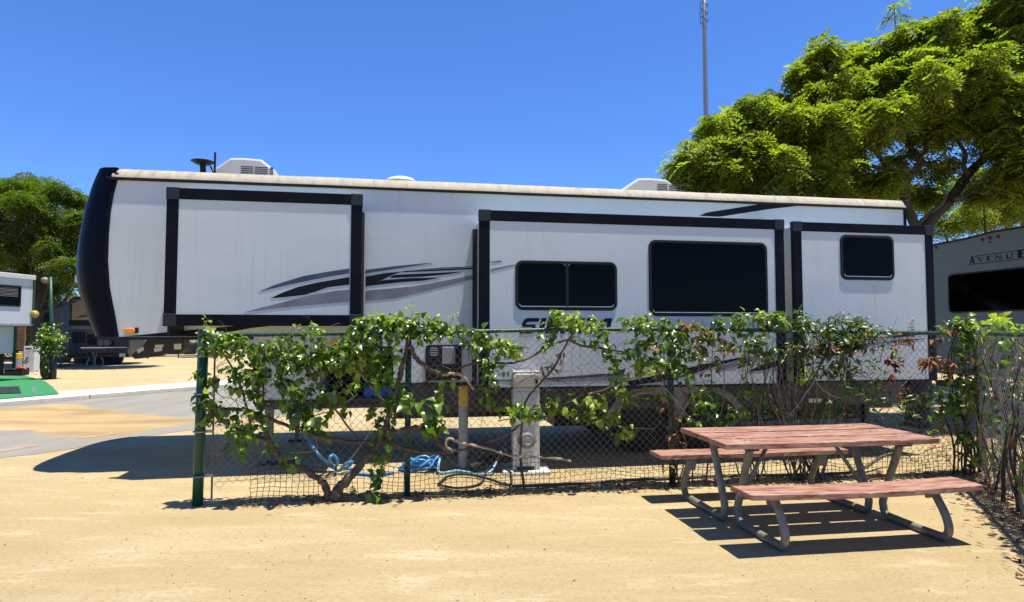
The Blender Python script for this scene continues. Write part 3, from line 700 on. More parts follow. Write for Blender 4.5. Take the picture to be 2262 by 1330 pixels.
wf = build('window', MB().prism_xz(rrect(xw0, W2 - .12, zw0, zw1, .10), -.012, 0), M['black'], av)
build('pane', MB().prism_xz(rrect(xw0 + .03, W2 - .15, zw0 + .03, zw1 - .03, .08), -.018, -.0125), M['glass'], wf)
for px, py in ((2170, 530), (2186, 526), (2204, 523), (2187, 535), (2074, 546)):
    x, z = LA(px, py)
    if px == 2074: x = .07
    build('marker_lamp', MB().lathe([(.034 if py != 535 else .018, 0), (.03 if py != 535 else .015, -.022), (.012, -.03)], (x, 0, z), 14, 'Y'), M['redlens'], av)
def lamap(px, py, y=0.0): return LA(px, py, y)
AVL = {
 'A': (1.0, [[(0, 0), (.22, 0), (.60, .86), (.62, 1), (.42, 1)], [(.66, 0), (1.0, 0), (.66, 1), (.48, .95)], [(.24, .22), (.80, .22), (.74, .34), (.30, .34)]]),
 'V': (.8, [[(0, 1), (.2, 1), (.48, .1), (.42, 0), (.36, 0)], [(.42, 0), (.47, .12), (.72, 1), (.8, 1), (.48, 0)]]),
 'E': (.6, [[(0, 0), (.24, 0), (.24, 1), (0, 1)], [(.241, .84), (.6, .88), (.6, 1), (.181, 1)], [(.181, .45), (.5, .45), (.5, .57), (.181, .57)], [(.181, 0), (.6, 0), (.6, .12), (.181, .12)]]),
 'N': (.8, [[(0, 0), (.1, 0), (.1, 1), (0, 1)], [(.7, 0), (.8, 0), (.8, 1), (.7, 1)], [(.101, 1), (.24, 1), (.699, 0), (.56, 0)]]),
 'U': (.8, [[(0, .2), (.18, .2), (.18, 1), (0, 1)], [(.7, .2), (.8, .2), (.8, 1), (.7, 1)], [(0, .199), (.12, 0), (.68, 0), (.8, .199)]]),
}
xs = [(2142, 2153, 566, 582, 'A'), (2160, 2172, 568, 578, 'V'), (2180, 2190, 566, 576, 'E'), (2199, 2213, 563.5, 574, 'N'), (2223, 2237, 560, 571.5, 'U'), (2248, 2270, 551, 569, 'E')]
for x0, x1, yt, yb, ch in xs:
    letters(ch, AVL, x0, x1, yt, yb, 0, .0, M['decal_black'], name='lettering', Lf=LA, par=av)
for q in ([(2151, 566), (2246, 553), (2246, 554.5), (2151, 567.5)], [(2139, 584), (2275, 569.5), (2275, 571), (2139, 585.5)]):
    build('lettering_rule', MB().prism_xz([LA(*p) for p in q], -.003, 0), M['decal_black'], av)
build('bumper', MB().box(.1, W2 - .1, -.12, 0, .5, .62), M['black'], av, bevel=.01)
for k in (0, 1):
    build('wheel', MB().lathe([(.2, 0), (.36, .02), (.37, .2), (.2, .22)], (.05, 3.2 + k * .9, .37), 24, 'X'), M['rubber'], av)

# white trailer across the lane, at the left edge
WY = 20.0
WP = Plane(D(72, 700, WY).x, WY, math.atan2(.99, .13))
wt = thing('trailer_with_slide', 'white trailer with overhanging slide box at the left edge, on green carpet', 'trailer', WP.o, WP.a)
def LW(px, py, y=0.0):
    l = WP.loc(px, py, y); return (l.x, l.z)
zt_, zb_ = LW(50, 617)[1], LW(50, 716)[1]
build('slide_box', MB().box(-4.5, 0.0, 0, 2.4, zb_, zt_), M['white2'], wt)
build('roof_edge', MB().box(-4.6, 0.03, -.05, 2.4, zt_, LW(50, 606)[1]), M['white'], wt, bevel=.02)
build('upper_trim', MB().box(-4.5, -.0, -.012, .0, LW(70, 636)[1], LW(70, 633.5)[1]), M['galv'], wt)
build('floor_trim', MB().box(-4.5, .0, -.03, 0, zb_ - .06, zb_ + .015), M['pipe_grey'], wt)
build('floor_trim', MB().box(-4.5, -.01, -.045, -.031, zb_ - .075, zb_ - .055), M['black'], wt)
build('corner_post', MB().box(-.03, .03, -.03, .03, zb_ - .05, zt_ + .18), M['green'], wt)
a_, b2 = LW(0, 690), LW(46, 632)
wfr = MB(); ring(wfr, rrect(-1.35, b2[0], LW(20, 677)[1], b2[1], .03, 2), rrect(-1.31, b2[0] - .05, LW(20, 677)[1] + .045, b2[1] - .045, .02, 2), -.03, 0)
wf = build('window', wfr, M['black'], wt)
build('pane', MB().box(-1.31, b2[0] - .05, -.012, -.002, LW(20, 677)[1] + .045, b2[1] - .045), M['glass'], wf)
for k in range(9):
    z = LW(20, 662)[1] + .10 + k * .042
    build('blind_slat', MB().box(-1.26, b2[0] - .10, -.018, -.0135, z, z + .014), M['lamp'] if k % 3 else M['galv'], wf)
build('lower_body', MB().box(-4.4, LW(30, 750, .3)[0], .3, 2.7, LW(20, 781, .3)[1], zb_ - .07), M['white2'], wt)
build('lower_corner_post', MB().box(LW(30, 750, .3)[0] + .002, LW(34, 750, .3)[0], .25, .32, .5, zb_ - .08), M['green'], wt)
build('underbelly', MB().box(-4.3, LW(30, 750, .3)[0] - .1, .5, 2.6, .30, LW(20, 781, .3)[1] - .004), M['black'], wt)
build('wheel', MB().lathe([(.2, 0), (.36, .02), (.37, .2), (.2, .22)], (-2.6, .9, .37), 24, 'Y'), M['rubber'], wt)
build('landing_jack', MB().box(-1.1, -1.02, .9, 1.0, 0, .8), M['steel_dark'], wt)
yd = thing('wall_lamp', 'yellowed round lamp on the corner of the white trailer', 'lamp', (D(76, 694, WY).x, WY, D(76, 694, WY).z), 0)
build('lamp_shade', MB().lathe([(.0001, -.11), (.08, -.10), (.12, -.02), (.12, .03), (.08, .10), (.0001, .12)], (0, 0, 0), 18, 'Y'), M['lamp_yellow'], yd, auto=True)
build('bracket', MB().box(-.10, -.02, -.03, .03, -.02, .02), M['galv'], yd)

# dark motorhome beyond the far pitch
MY = 29.0
mo = thing('motorhome', 'dark motorhome with tan upper side and chrome trim beyond the navy nose', 'motorhome', (D(150, 700, MY).x, MY, 0), .25)
MP = Plane(mo.location.x, MY, .25)
def LM(px, py, y=0.0):
    l = MP.loc(px, py, y); return (l.x, l.z)
XR = LM(288, 700)[0]
build('body', MB().prism_xz([(0, .45), (XR, .45), (XR, LM(280, 665)[1]), (XR - .25, LM(200, 655)[1]), (.2, LM(200, 655)[1]), (0, LM(152, 663)[1])], 0, 2.4), M['motor_dark'], mo, bevel=.05)
build('upper_panel', MB().prism_xz([LM(159, 707), LM(240, 707), LM(240, 662), LM(161, 662)], -.02, 0), M['motor_tan'], mo)
build('cream_band', MB().prism_xz([LM(157, 727), LM(250, 727), LM(250, 720), LM(157, 720)], -.02, 0), M['av_wall'], mo)
build('swoosh', MB().prism_xz([LM(166, 702), LM(180, 697), LM(202, 694), LM(202, 698), LM(185, 701)], -.03, -.02), M['motor_dark'], mo)
build('black_band', MB().prism_xz([LM(152, 719.6), LM(250, 719.6), LM(250, 707.4), LM(152, 707.4)], -.025, 0), M['black'], mo)
for q in ((160, 188, 733, 758), (192, 214, 738, 762), (222, 250, 745, 764)):
    build('compartment_door', MB().prism_xz([LM(q[0], q[3]), LM(q[1], q[3]), LM(q[1], q[2]), LM(q[0], q[2])], -.02, 0), M['black'], mo)
build('bumper', MB().prism_xz([LM(180, 781), LM(286, 781), LM(286, 767), LM(180, 767)], -.25, 0), M['motor_dark'], mo, bevel=.03)
build('chrome_strip', MB().prism_xz([LM(183, 769.5), LM(284, 768), LM(284, 766), LM(183, 767)], -.27, -.25), M['chrome'], mo)
build('licence_plate', MB().prism_xz([LM(268, 788), LM(281, 788), LM(281, 780), LM(268, 780)], -.28, -.26), M['paper'], mo)
for q in (228, 240): build('tail_pipe', MB().lathe([(.14, -.30), (.14, .1)], (LM(q, 760)[0], 0, LM(q, 757)[1]), 14, 'Y'), M['galv'], mo)
for x in (1.0, XR - .8): build('wheel', MB().lathe([(.25, 0), (.45, .02), (.47, .3), (.25, .32)], (x, .1, .46), 24, 'Y'), M['rubber'], mo)
# second, greyer vehicle further left in the shade
m2 = thing('camper', 'grey camper with one dark window in the shade beside the lamp post', 'camper', (D(118, 700, 31).x, 31, 0), 0)
def L2(px, py): p = D(px, py, 31); return (p.x - m2.location.x, p.z)
build('body', MB().prism_xz([(0, .5), (L2(149, 700)[0], .5), (L2(149, 0)[0], L2(149, 664)[1]), (.1, L2(149, 668)[1]), (0, L2(149, 676)[1])], 0, 2.2), M['skirt'], m2, bevel=.05)
build('window', MB().prism_xz(rrect(L2(120, 0)[0], L2(137, 0)[0], L2(0, 710)[1], L2(0, 687)[1], .06), -.03, 0), M['glass'], m2)
for x in (.4, 1.3): build('wheel', MB().lathe([(.2, 0), (.34, .02), (.35, .2), (.2, .22)], (x, .1, .35), 20, 'Y'), M['rubber'], m2)

# parked car and things behind the far fence, seen under the nose
pc = thing('parked_car', 'silver car parked beyond the far fence, seen under the trailer nose', 'car', (D(340, 780, 44).x, 44, 0), 0.1)
cb = MB(); v = []; pr = [(-2.2, .45, .85), (-1.5, .5, 1.0), (-.9, .55, 1.45), (.5, .55, 1.5), (1.2, .5, 1.05), (2.1, .45, .9)]
for x, w, z in pr: v += [(x, -.85, .35), (x, -.85, .85), (x, -w - .1, z), (x, w + .1, z), (x, .85, .85), (x, .85, .35)]
cb.add(v, [(6 * i + k, 6 * i + (k + 1) % 6, 6 * i + 6 + (k + 1) % 6, 6 * i + 6 + k) for i in range(5) for k in range(6)] + [tuple(range(6)), tuple(range(30, 36))])
build('body', cb, M['silver'], pc, bevel=.05)
build('side_window', MB().prism_xz([(-1.2, .95), (.9, .95), (.4, 1.38), (-.75, 1.36)], -.76, -.70), M['glass'], pc)
for x in (-1.4, 1.35): build('wheel', MB().lathe([(.15, -.9), (.32, -.9), (.33, -.7), (.15, -.7)], (x, 0, .33), 20, 'Y'), M['rubber'], pc)

# ================================================================ FENCES
FA = Vector((-2.92, 5.97, 0)); FB = G(2170, 1046)
FANG = math.atan2(FB.y - FA.y, FB.x - FA.x); FL = (FB - FA).length
FP = Plane(FA.x, FA.y, FANG)
def ftop(s):  # rail height along the fence
    return float(np.interp(s, [0, 1.9, 3.4, 5.0, 6.6, FL], [1.575, 1.60, 1.63, 1.64, 1.605, 1.59]))
def chain_link(Lx, top, bot, w=.0385, r=.0023, seed=1, topextra=.035):
    """woven diamond wire: every zig-zag wire is a three-sided tube"""
    rr = np.random.default_rng(seed); n = int(Lx / w); V = []; F = []; b0 = 0
    ph = rr.random(6) * 6
    for k in range(n):
        x0 = k * w; zt = top(x0) + topextra; zb = bot(x0); m = int((zt - zb) / w) + 1
        z = zt - np.arange(m) * w
        x = x0 + (((np.arange(m) + k) % 2) * w)
        y = ((np.arange(m) + k) % 2 - .5) * .004
        # slack and small dents
        y = y + .012 * np.sin(x * 1.9 + ph[0]) * np.sin(z * 3 + ph[1]) + .006 * np.sin(x * 7 + ph[2])
        x = x + .006 * np.sin(z * 5 + ph[3] + x * 2) + rr.normal(0, .0012, m); z2 = z + .006 * np.sin(x * 4 + ph[4]) * (z < zt - .1) + rr.normal(0, .001, m)
        P = np.stack([x, y, z2], 1)
        offs = np.array([[0, -r, 0], [r * .9, r * .5, 0], [-r * .9, r * .5, 0]])
        V.append((P[:, None, :] + offs[None]).reshape(-1, 3))
        i = np.arange(m - 1)[:, None] * 3 + b0
        for a, b_ in ((0, 1), (1, 2), (2, 0)):
            F.append(np.concatenate([i + a, i + b_, i + 3 + b_, i + 3 + a], 1))
        b0 += 3 * m
    return np.concatenate(V), np.concatenate(F)
def post(mb, x, y, h, r=.03, lean=0.0):
    mb.tube([(x, y, -.05), (x + lean * .5, y, h * .5), (x + lean, y, h)], r, 14)
fence = thing('chain_link_fence', 'sagging green chain-link fence running behind the picnic table, in front of the long trailer', 'fence', FA, FANG)
pm = MB(); post(pm, 0, 0, ftop(0) + .02, .047, .018); build('end_post', pm, M['green'], fence, smooth=True)
build('post_cap', MB().lathe([(.052, -.02), (.054, .02), (.04, .045), (.0001, .055)], (.018, 0, ftop(0) + .01), 16), M['green'], fence, smooth=True)
for z in (.27, .68, 1.03, 1.38): 
    build('tension_band', MB().tube([(.055 * math.cos(a) + .006, .055 * math.sin(a), z) for a in np.linspace(.3, 2 * PI - .3, 14)], .009, 6).box(.05, .13, -.008, .008, z - .014, z + .014), M['wire'], fence)
build('tension_bar', MB().box(.115, .13, -.006, .004, .05, 1.53), M['tension'], fence)
for s_, r_ in ((1.92, .030), (4.67, .032)):
    pm = MB(); post(pm, s_, .03, ftop(s_) - .0, r_, random.uniform(-.02, .02)); build('post', pm, M['green'], fence, smooth=True)
pm = MB(); post(pm, FL, 0, ftop(FL) + .08, .045, .0); build('corner_post', pm, M['green'], fence, smooth=True)
# a leaning stub of a stake further along
rl = MB(); rl.tube([(s_, .0, ftop(s_)) for s_ in np.linspace(.03, FL, 40)], .021, 12); build('top_rail', rl, M['green'], fence, smooth=True)
V, F = chain_link(FL - .13, ftop, lambda x: .13 + .05 * math.sin(x * 1.3) + .03 * math.sin(x * 5), seed=3)
V[:, 0] += .125; V[:, 1] -= .032
o = link('chain_link', np_mesh('chain_link', V, F, M['wire']), fence); o['kind'] = 'stuff'
wr = MB(); wr.tube([(s_, -.035, .21 + .03 * math.sin(s_ * 1.1)) for s_ in np.linspace(.12, FL, 50)], .0022, 5)
build('bottom_wire', wr, M['wire'], fence)
# square black plastic netting along the foot of the fence
net = MB(); rr = random.Random(5); cs = .052
s0, s1 = FP.loc(553, 1090, -.06).x, FP.loc(2110, 1060, -.06).x
nx, nz = int((s1 - s0) / cs), 7
def npnt(i, k):
    s_ = s0 + i * cs; lean = .02 * math.sin(i * .31) + .014 * math.sin(i * .9)
    h = .30 + .035 * math.sin(i * .13) + .02 * math.sin(i * .41)
    if i < nx * .03: h += .02
    z = .015 + h * k / nz
    return Vector((s_ + lean * z / .3 + rr.uniform(-.006, .006), -.07 + .018 * math.sin(i * .23) - .02 * (z < .05) + rr.uniform(-.005, .005), z + .012 * math.sin(i * .27 + k)))
P = [[npnt(i, k) for k in range(nz + 1)] for i in range(nx + 1)]
for i in range(nx + 1):
    kk = nz + (1 if rr.random() < .3 else 0)
    for k in range(nz):
        if rr.random() < .03: continue
        net.tube([P[i][k], P[i][k + 1]], .0030, 3, False)
    if kk > nz: net.tube([P[i][nz], P[i][nz] + Vector((rr.uniform(-.01, .01), rr.uniform(-.02, .01), .03))], .0028, 3, False)
for k in range(0, nz + 1):
    for i in range(nx):
        if rr.random() < .04: continue
        net.tube([P[i][k], P[i + 1][k]], .0026 if k < nz else .0034, 3, False)
netroot = thing('garden_netting', 'black square plastic netting tied along the foot of the fence', 'netting', FA, FANG)
o = build('mesh_strands', net, M['net'], netroot); o['kind'] = 'stuff'
fl = MB()
for (a, b_) in ((0, 4), (30, 37), (64, 68), (90, 94)):
    for i in range(a, b_):
        fl.tube([P[i][0], P[i][0] + Vector((0, -.09, .02))], .0035, 4); fl.tube([P[i][0] + Vector((0, -.09, .02)), P[i + 1][0] + Vector((0, -.09, .02))], .0035, 4); fl.tube([P[i][0] + Vector((0, -.09, .02)), P[i][0] + Vector((0, -.095, .07))], .003, 4)
M['net_green'] = mat('green_netting', (0.06, 0.13, 0.09), 0.6, var=0.2)
build('folded_edge', fl, M['net_green'], netroot)['kind'] = 'stuff'

# side fence coming toward the camera
SE = Vector((3.25, 3.0, 0)); SANG = math.atan2(SE.y - FB.y, SE.x - FB.x); SLn = (SE - FB).length
SP = Plane(FB.x, FB.y, SANG)     # local x from corner toward camera; local y to the +X side
side = thing('side_fence', 'chain-link side fence thick with creeper, running toward the viewer from the corner post', 'fence', FB, SANG)
def stop(s): return 1.60 - .02 * math.sin(s * .8)
pm = MB(); pm.tube([(s_, 0, stop(s_)) for s_ in np.linspace(0.03, SLn, 24)], .021, 12); build('top_rail', pm, M['green'], side, smooth=True)
for s_ in (2.45, SLn): pm = MB(); post(pm, s_, .03, 1.6, .03); build('post', pm, M['green'], side, smooth=True)
V, F = chain_link(SLn, stop, lambda x: .04, seed=8, r=.0034); V[:, 1] -= .028
o = link('chain_link', np_mesh('chain_link', V, F, M['wire_bright']), side); o['kind'] = 'stuff'

# far low fence with green rails, seen under the nose
ff = thing('far_fence', 'low green-railed chain-link fence far beyond the sand, under the trailer nose', 'fence', G(255, 799), 0)
f0, f1 = G(255, 799), G(520, 793); fa = math.atan2(f1.y - f0.y, f1.x - f0.x); ff.rotation_euler = (0, 0, fa); Lf_ = (f1 - f0).length
for s_ in np.linspace(0, Lf_, 5): pm = MB(); post(pm, s_, 0, 1.25, .035); build('post', pm, M['green'], ff)
build('top_rail', MB().tube([(0, 0, 1.22), (Lf_, 0, 1.22)], .03, 8), M['green'], ff)
build('bottom_rail', MB().tube([(0, 0, .25), (Lf_, 0, .25)], .03, 8), M['green'], ff)
V, F = chain_link(Lf_, lambda s: 1.2, lambda s: .1, w=.07, r=.004, seed=4); o = link('chain_link', np_mesh('chain_link', V, F, M['wire']), ff); o['kind'] = 'stuff'
cvx = MB().prism_xz([(Lf_ * .56, .3), (Lf_ * .66, .3), (Lf_ * .70, .85), (Lf_ * .66, 1.0), (Lf_ * .56, .95)], .5, 2.2)
cvr = thing('covered_trailer', 'low dark tarpaulin-covered load behind the far green fence', 'trailer', ff.location, fa)
build('tarpaulin', cvx, M['black'], cvr, bevel=.08); build('strap', MB().tube([(Lf_ * .66, .45, .3), (Lf_ * .74, .45, 1.0)], .03, 6).tube([(Lf_ * .74, .45, .3), (Lf_ * .80, .45, .9)], .03, 6), M['silver'], cvr)

# ================================================================ POLES, BOLLARDS, PEDESTALS
p = D(1563, 400, 26)
tp_ = thing('light_pole', 'very tall pale grey light pole rising from behind the right-hand tree', 'pole', (p.x, p.y, 0), 0)
build('shaft', MB().tube([(0, 0, 0), (0, 0, 8), (-.02, 0, 14.0), (-.03, 0, 17.5)], [.16, .13, .095, .08], 16), M['pole'], tp_, smooth=True)
build('base_plate', MB().box(-.25, .25, -.25, .25, 0, .05), M['pole'], tp_)
zc = D(1563, 30, 26).z
for dz in (0, .35, -.3): build('cable_loop', MB().tube([(-.03 + .17 * math.cos(a), .12 * math.sin(a), zc + dz + .12 * math.sin(a * 2)) for a in np.linspace(0, 5.5, 14)], .014, 5), M['steel_dark'], tp_)
build('luminaire', MB().box(-.9, .9, -.15, .15, 17.4, 17.6), M['pole'], tp_, bevel=.04)

p = G(116, 846)
lp = thing('lamp_post', 'slim green lamp post with a pale globe lamp, beside the leafy post bush', 'lamp post', (p.x, p.y, 0), 0)
hh_ = D(112, 612, p.y).z; dx = D(112, 612, p.y).x - p.x
build('shaft', MB().tube([(0, 0, 0), (dx * .5, 0, hh_ * .5), (dx, 0, hh_)], .048, 12), M['green'], lp, smooth=True)
build('shaft_sleeve', MB().tube([(0, 0, 0), (0.005, 0, .95)], .10, 12), M['steel_dark'], lp, smooth=True)
build('arm', MB().box(dx - .16, dx + .04, -.03, .03, hh_ - .06, hh_ - .0), M['green'], lp)
build('lamp_head', MB().lathe([(.0001, -.14), (.07, -.13), (.12, -.06), (.12, .0), (.06, .05), (.0001, .06)], (dx - .17, 0, hh_ - .06), 18), M['lamp'], lp, smooth=True)
build('junction_box', MB().box(-.10, .05, -.13, -.06, 1.25, 1.62), M['green'], lp, bevel=.01)

def bollard(px, pb, pt, pyel, r, label, grp='pipe bollards with yellow tops'):
    p = G(px, pb); h = D(px, pt, p.y).z; hy = D(px, pyel, p.y).z
    t = thing('bollard', label, 'bollard', (p.x, p.y, 0), 0, grp)
    build('pipe', MB().lathe([(r, 0), (r, hy)], (0, 0, 0), 20), M['pipe_grey'], t, auto=True)
    build('yellow_cap', MB().lathe([(r * 1.03, hy + .001), (r * 1.03, h - .02), (r * .85, h - .004), (.0001, h)], (0, 0, 0), 20), M['yellow'], t, auto=True)
bollard(1023, 1038, 852, 897, .056, 'grey pipe bollard with chipped yellow top, in front of the white utility pedestal')
bollard(41, 827, 780, 792, .11, 'smaller-looking grey pipe bollard with yellow top across the lane, on green carpet')

pp = G(1163, 1046)
pd = thing('utility_pedestal', 'white electric pedestal with tan hood and round meter behind the fence', 'utility pedestal', (pp.x, pp.y, 0), ANG * .4)
hw = 29 / 1400 * pp.y; zt = D(1163, 822, pp.y).z; zh = D(1163, 856, pp.y).z
build('cabinet', MB().box(-hw, hw, 0, .30, .02, zh - .004), M['ped'], pd, bevel=.008)
build('hood', MB().prism_xz([(-hw - .004, zh), (hw + .004, zh), (hw + .004, zt - .05), (hw - .02, zt - .01), (-hw + .02, zt - .01), (-hw - .004, zt - .05)], -.03, .31), M['ped_tan'], pd, bevel=.02)
build('hood_top', MB().box(-hw + .0, hw - .0, -.02, .30, zt - .0095, zt + .01), M['white'], pd, bevel=.008)
zm = D(1160, 970, pp.y).z
mt = build('meter', MB().lathe([(.105, .0), (.105, -.03), (.085, -.035), (.085, -.085), (.07, -.11), (.0001, -.115)], (0, 0, zm), 28, 'Y'), M['galv'], pd, auto=True)
build('dial', MB().lathe([(.058, -.116), (.0001, -.119)], (0, 0, zm), 20, 'Y'), M['pipe_grey'], mt)
build('seal_tag', MB().box(-.02, .03, -.12, -.116, zm - .05, zm - .03), M['paper'], mt)
build('cover_panel', MB().box(-hw + .03, hw - .03, -.008, 0, .55, zh - .05), M['ped'], pd, bevel=.004)
build('outlet_flap', MB().prism_xz([(hw, .80), (hw + .085, .62), (hw + .085, .59), (hw, .58)], .04, .2), M['ped'], pd, bevel=.004)
build('base_slab', MB().box(-hw - .12, hw + .12, -.12, .42, -.02, .035), M['concrete'], pd, bevel=.01)
build('slot', MB().box(-hw + .04, hw - .06, -.006, 0, .04, .08), M['black'], pd)
build('latch', MB().box(.10, .13, -.045, -.03, zh + .05, zh + .10), M['black'], pd)
p = G(62, 830)
pd2 = thing('utility_pedestal', 'dirty white electric pedestal in shade across the lane, behind the green carpet', 'utility pedestal', (p.x, p.y, 0), 0)
z2_ = D(62, 765, p.y).z
build('cabinet', MB().box(-.20, .20, 0, .3, 0, z2_), M['ped'], pd2, bevel=.01)
build('slot', MB().box(-.12, .08, -.01, 0, z2_ - .12, z2_ - .07), M['black'], pd2)
build('cable', MB().tube([(-.02, -.03, z2_ - .4), (-.06, -.08, z2_ * .5), (-.12, -.1, .5), (-.02, -.12, .45), (.05, -.1, .55)], .022, 6), M['black'], pd2)

# hoses and pipes ---------------------------------------------------
def gp(px, py, z=0.0): return G(px, py, z)
hs_ = [RV.world(672, 950, -.0), RV.world(684, 975, -.1), G(700, 1000, .28), G(722, 1022, .12), G(738, 1034, .04), G(746, 1020, .16), G(737, 1006, .24), G(728, 1012, .22), G(733, 1026, .1), G(748, 1040, .03),
       G(765, 1024, .13), G(778, 1020, .14), G(770, 1030, .08), G(758, 1034, .06), G(772, 1036, .03), G(790, 1046, .02), G(830, 1049, .02), G(870, 1044, .02)]
t = thing('water_hose', 'blue fresh-water hose looped down from the trailer and coiled on the sand', 'hose', (hs_[0].x, hs_[0].y, 0), 0)
pts = spline(hs_, 8); o_ = Vector(t.location)
build('hose', MB().tube([q - o_ for q in pts], .017, 8), M['hose'], t, smooth=True)
build('fitting', MB().tube([pts[14] - o_, pts[16] - o_], .024, 8), M['steel_dark'], t, smooth=True)
coil = []; c0 = G(915, 1040)
for k in range(0, 150):
    a = k * .38; rx = .17 + .035 * math.sin(k * .37) + .02 * math.sin(k * 1.7); coil.append(c0 + Vector((math.cos(a) * rx + .012 * k / 12, math.sin(a) * rx * .75, .018 + .16 * (k / 150) * (0.6 + .4 * math.sin(k * .9)))))
tail = [coil[-1], G(970, 1044, .03), G(1010, 1040, .02), G(1060, 1048, .02), G(1085, 1040, .05), G(1100, 1012, .16), G(1110, 1000, .2)]
t = thing('coiled_hose', 'pale blue hose heaped in a coil on the sand between fence post and bollard', 'hose', (c0.x, c0.y, 0), 0)
build('hose', MB().tube([q - c0 for q in coil], .015, 7), M['hose'], t, smooth=True)
build('hose_tail', MB().tube([q - c0 for q in spline(tail, 8)], .015, 7), M['hose_pale'], t, smooth=True)
sh = spline([G(1040, 1034, .05), G(1062, 1022, .10), G(1095, 1014, .12), G(1122, 1012, .15)], 16); o_ = G(1040, 1034)
t = thing('sewer_hose', 'short black ribbed sewer hose leading to the foot of the utility pedestal', 'hose', (o_.x, o_.y, 0), 0)
build('ribbed_hose', MB().tube([q - o_ for q in sh], [.045 + .008 * (i % 2) for i in range(len(sh))], 12), M['rubber'], t, smooth=True)
cb = [G(968, 1070, .02), G(990, 1052, .03), G(1030, 1048, .03), G(1080, 1058, .03), G(1125, 1072, .03), G(1128, 1046, .12), G(1118, 1036, .14)]
t = thing('black_cable', 'thick black power cable looping along the sand by the pedestal', 'cable', (cb[0].x, cb[0].y, 0), 0)
build('cable', MB().tube([q - Vector(t.location) for q in spline(cb, 8)], .014, 7), M['rubber'], t, smooth=True)
build('cable', MB().tube([q - Vector(t.location) for q in spline([G(968, 1070, .02), G(1010, 1078, .02), G(1060, 1068, .02), G(1076, 1040, .05), G(1118, 992, .3)], 8)], .012, 7), M['rubber'], t, smooth=True)
cp = [G(1130, 1074, .025), G(1250, 1070, .025), G(1400, 1060, .025), G(1560, 1052, .025), G(1700, 1050, .025), G(1850, 1046, .03), G(1900, 1038, .05), G(1950, 1008, .14), G(1975, 1002, .17)]
t = thing('ground_pipe', 'dull grey-brown pipe lying along the sand just behind the fence', 'pipe', (cp[0].x, cp[0].y, 0), 0)
build('pipe', MB().tube([q - Vector(t.location) for q in spline(cp, 6)], .018, 8), M['tension'], t, smooth=True)

# ================================================================ ACROSS THE LANE
gz = [G(131, 871), G(0, 882), G(-220, 898), G(-220, 846), G(-40, 833), G(58, 831), G(100, 843), G(112, 852)]
g_ = MB(); n = len(gz); v = [(q.x, q.y, .135) for q in gz] + [(q.x, q.y, .12) for q in gz]
# the far pitch stands a kerb higher; carpet and sand pad lie on it
pad = MB(); q = [rd(-60, W + 1.12, .118), rd(120, W + 1.12, .118), rd(120, W + 70, .118), rd(-60, W + 70, .118)]
pad.add(q, [(0, 1, 2, 3)]); tag(build('pitch_ground', pad, SAND), 'pale sand of the pitches across the lane', kind='structure')
gz2 = [G(a, b_, .12) for a, b_ in ((131, 871), (0, 882), (-220, 898), (-220, 846), (-40, 833), (58, 831), (100, 843), (112, 852))]
v = [(q.x, q.y, .134) for q in gz2] + [(q.x, q.y, .119) for q in gz2]
carpet = thing('turf_carpet', 'bright green outdoor carpet on the sand across the lane', 'carpet', (gz2[0].x, gz2[0].y, 0), 0)
v = [(a - gz2[0].x, b_ - gz2[0].y, c_) for a, b_, c_ in v]
build('pile', MB().add(v, [tuple(range(n))] + [(i, (i + 1) % n, (i + 1) % n + n, i + n) for i in range(n)]), M['turf'], carpet)
st_ = [G(a, b_, .137) - gz2[0] for a, b_ in ((69, 853), (76, 852), (80, 867), (72, 868))]
build('worn_patch', MB().add([(q.x, q.y, .1375) for q in st_], [(0, 1, 2, 3)]), M['av_wall'], carpet)
dm = [G(a, b_, .14) for a, b_ in ((-40, 857), (42, 854), (46, 869), (-40, 871))]
t = thing('door_mat', 'dark rectangular mat lying on the green carpet', 'mat', (dm[0].x, dm[0].y, .135), 0)
build('mat', MB().add([(q.x - dm[0].x, q.y - dm[0].y, z) for z in (0.018, 0.002) for q in dm], [(0, 1, 2, 3), (4, 5, 1, 0), (5, 6, 2, 1), (6, 7, 3, 2), (7, 4, 0, 3)]), M['mat'], t)
p = G(28, 838)
t = thing('tool_crate', 'low black crate with tools on the edge of the green carpet', 'crate', (p.x, p.y, .12), 0)
build('crate_body', MB().box(-.55, .30, 0, .35, 0.015, .06).box(-.55, -.52, 0, .35, .06, .22).box(.27, .30, 0, .35, .06, .26).box(-.52, .27, .32, .35, .06, .2).box(-.52, .27, 0, .03, .06, .15), M['black'], t, bevel=.008)
build('handle', MB().tube([(-.45, -.03, .05), (-.4, -.04, .25), (-.3, -.04, .27), (-.27, -.03, .08)], .018, 6), M['galv'], t)
t = thing('red_bundle', 'small bright red bundle lying on the black crate', 'bundle', (p.x + .1, p.y + .15, .20 + .12), 0)
rm = MB(); rm.lathe([(.02, -.13), (.05, -.08), (.062, .0), (.045, .09), (.02, .16)], (0, 0, .055), 10, 'X'); build('roll', rm, M['redcloth'], t, smooth=True)
build('loose_end', MB().tube([(.12, 0, .05), (.2, -.03, .04), (.27, .02, .01)], [.035, .03, .01], 8), M['redcloth'], t, smooth=True)
br = D(42, 750, 24)
t = thing('slatted_screen', 'brown slatted screen in shade behind the white trailer corner', 'screen', (D(34, 780, 24).x, 24, 0), 0)
for k in range(12): build('slat', MB().box(0, .30, -.02, .02, .95 + k * .115, .95 + k * .115 + .095), M['brickish'], t)
build('frame', MB().box(-.05, 0, -.03, .03, 0, 2.35).box(.30, .35, -.03, .03, 0, 2.35), M['brickish'], t)

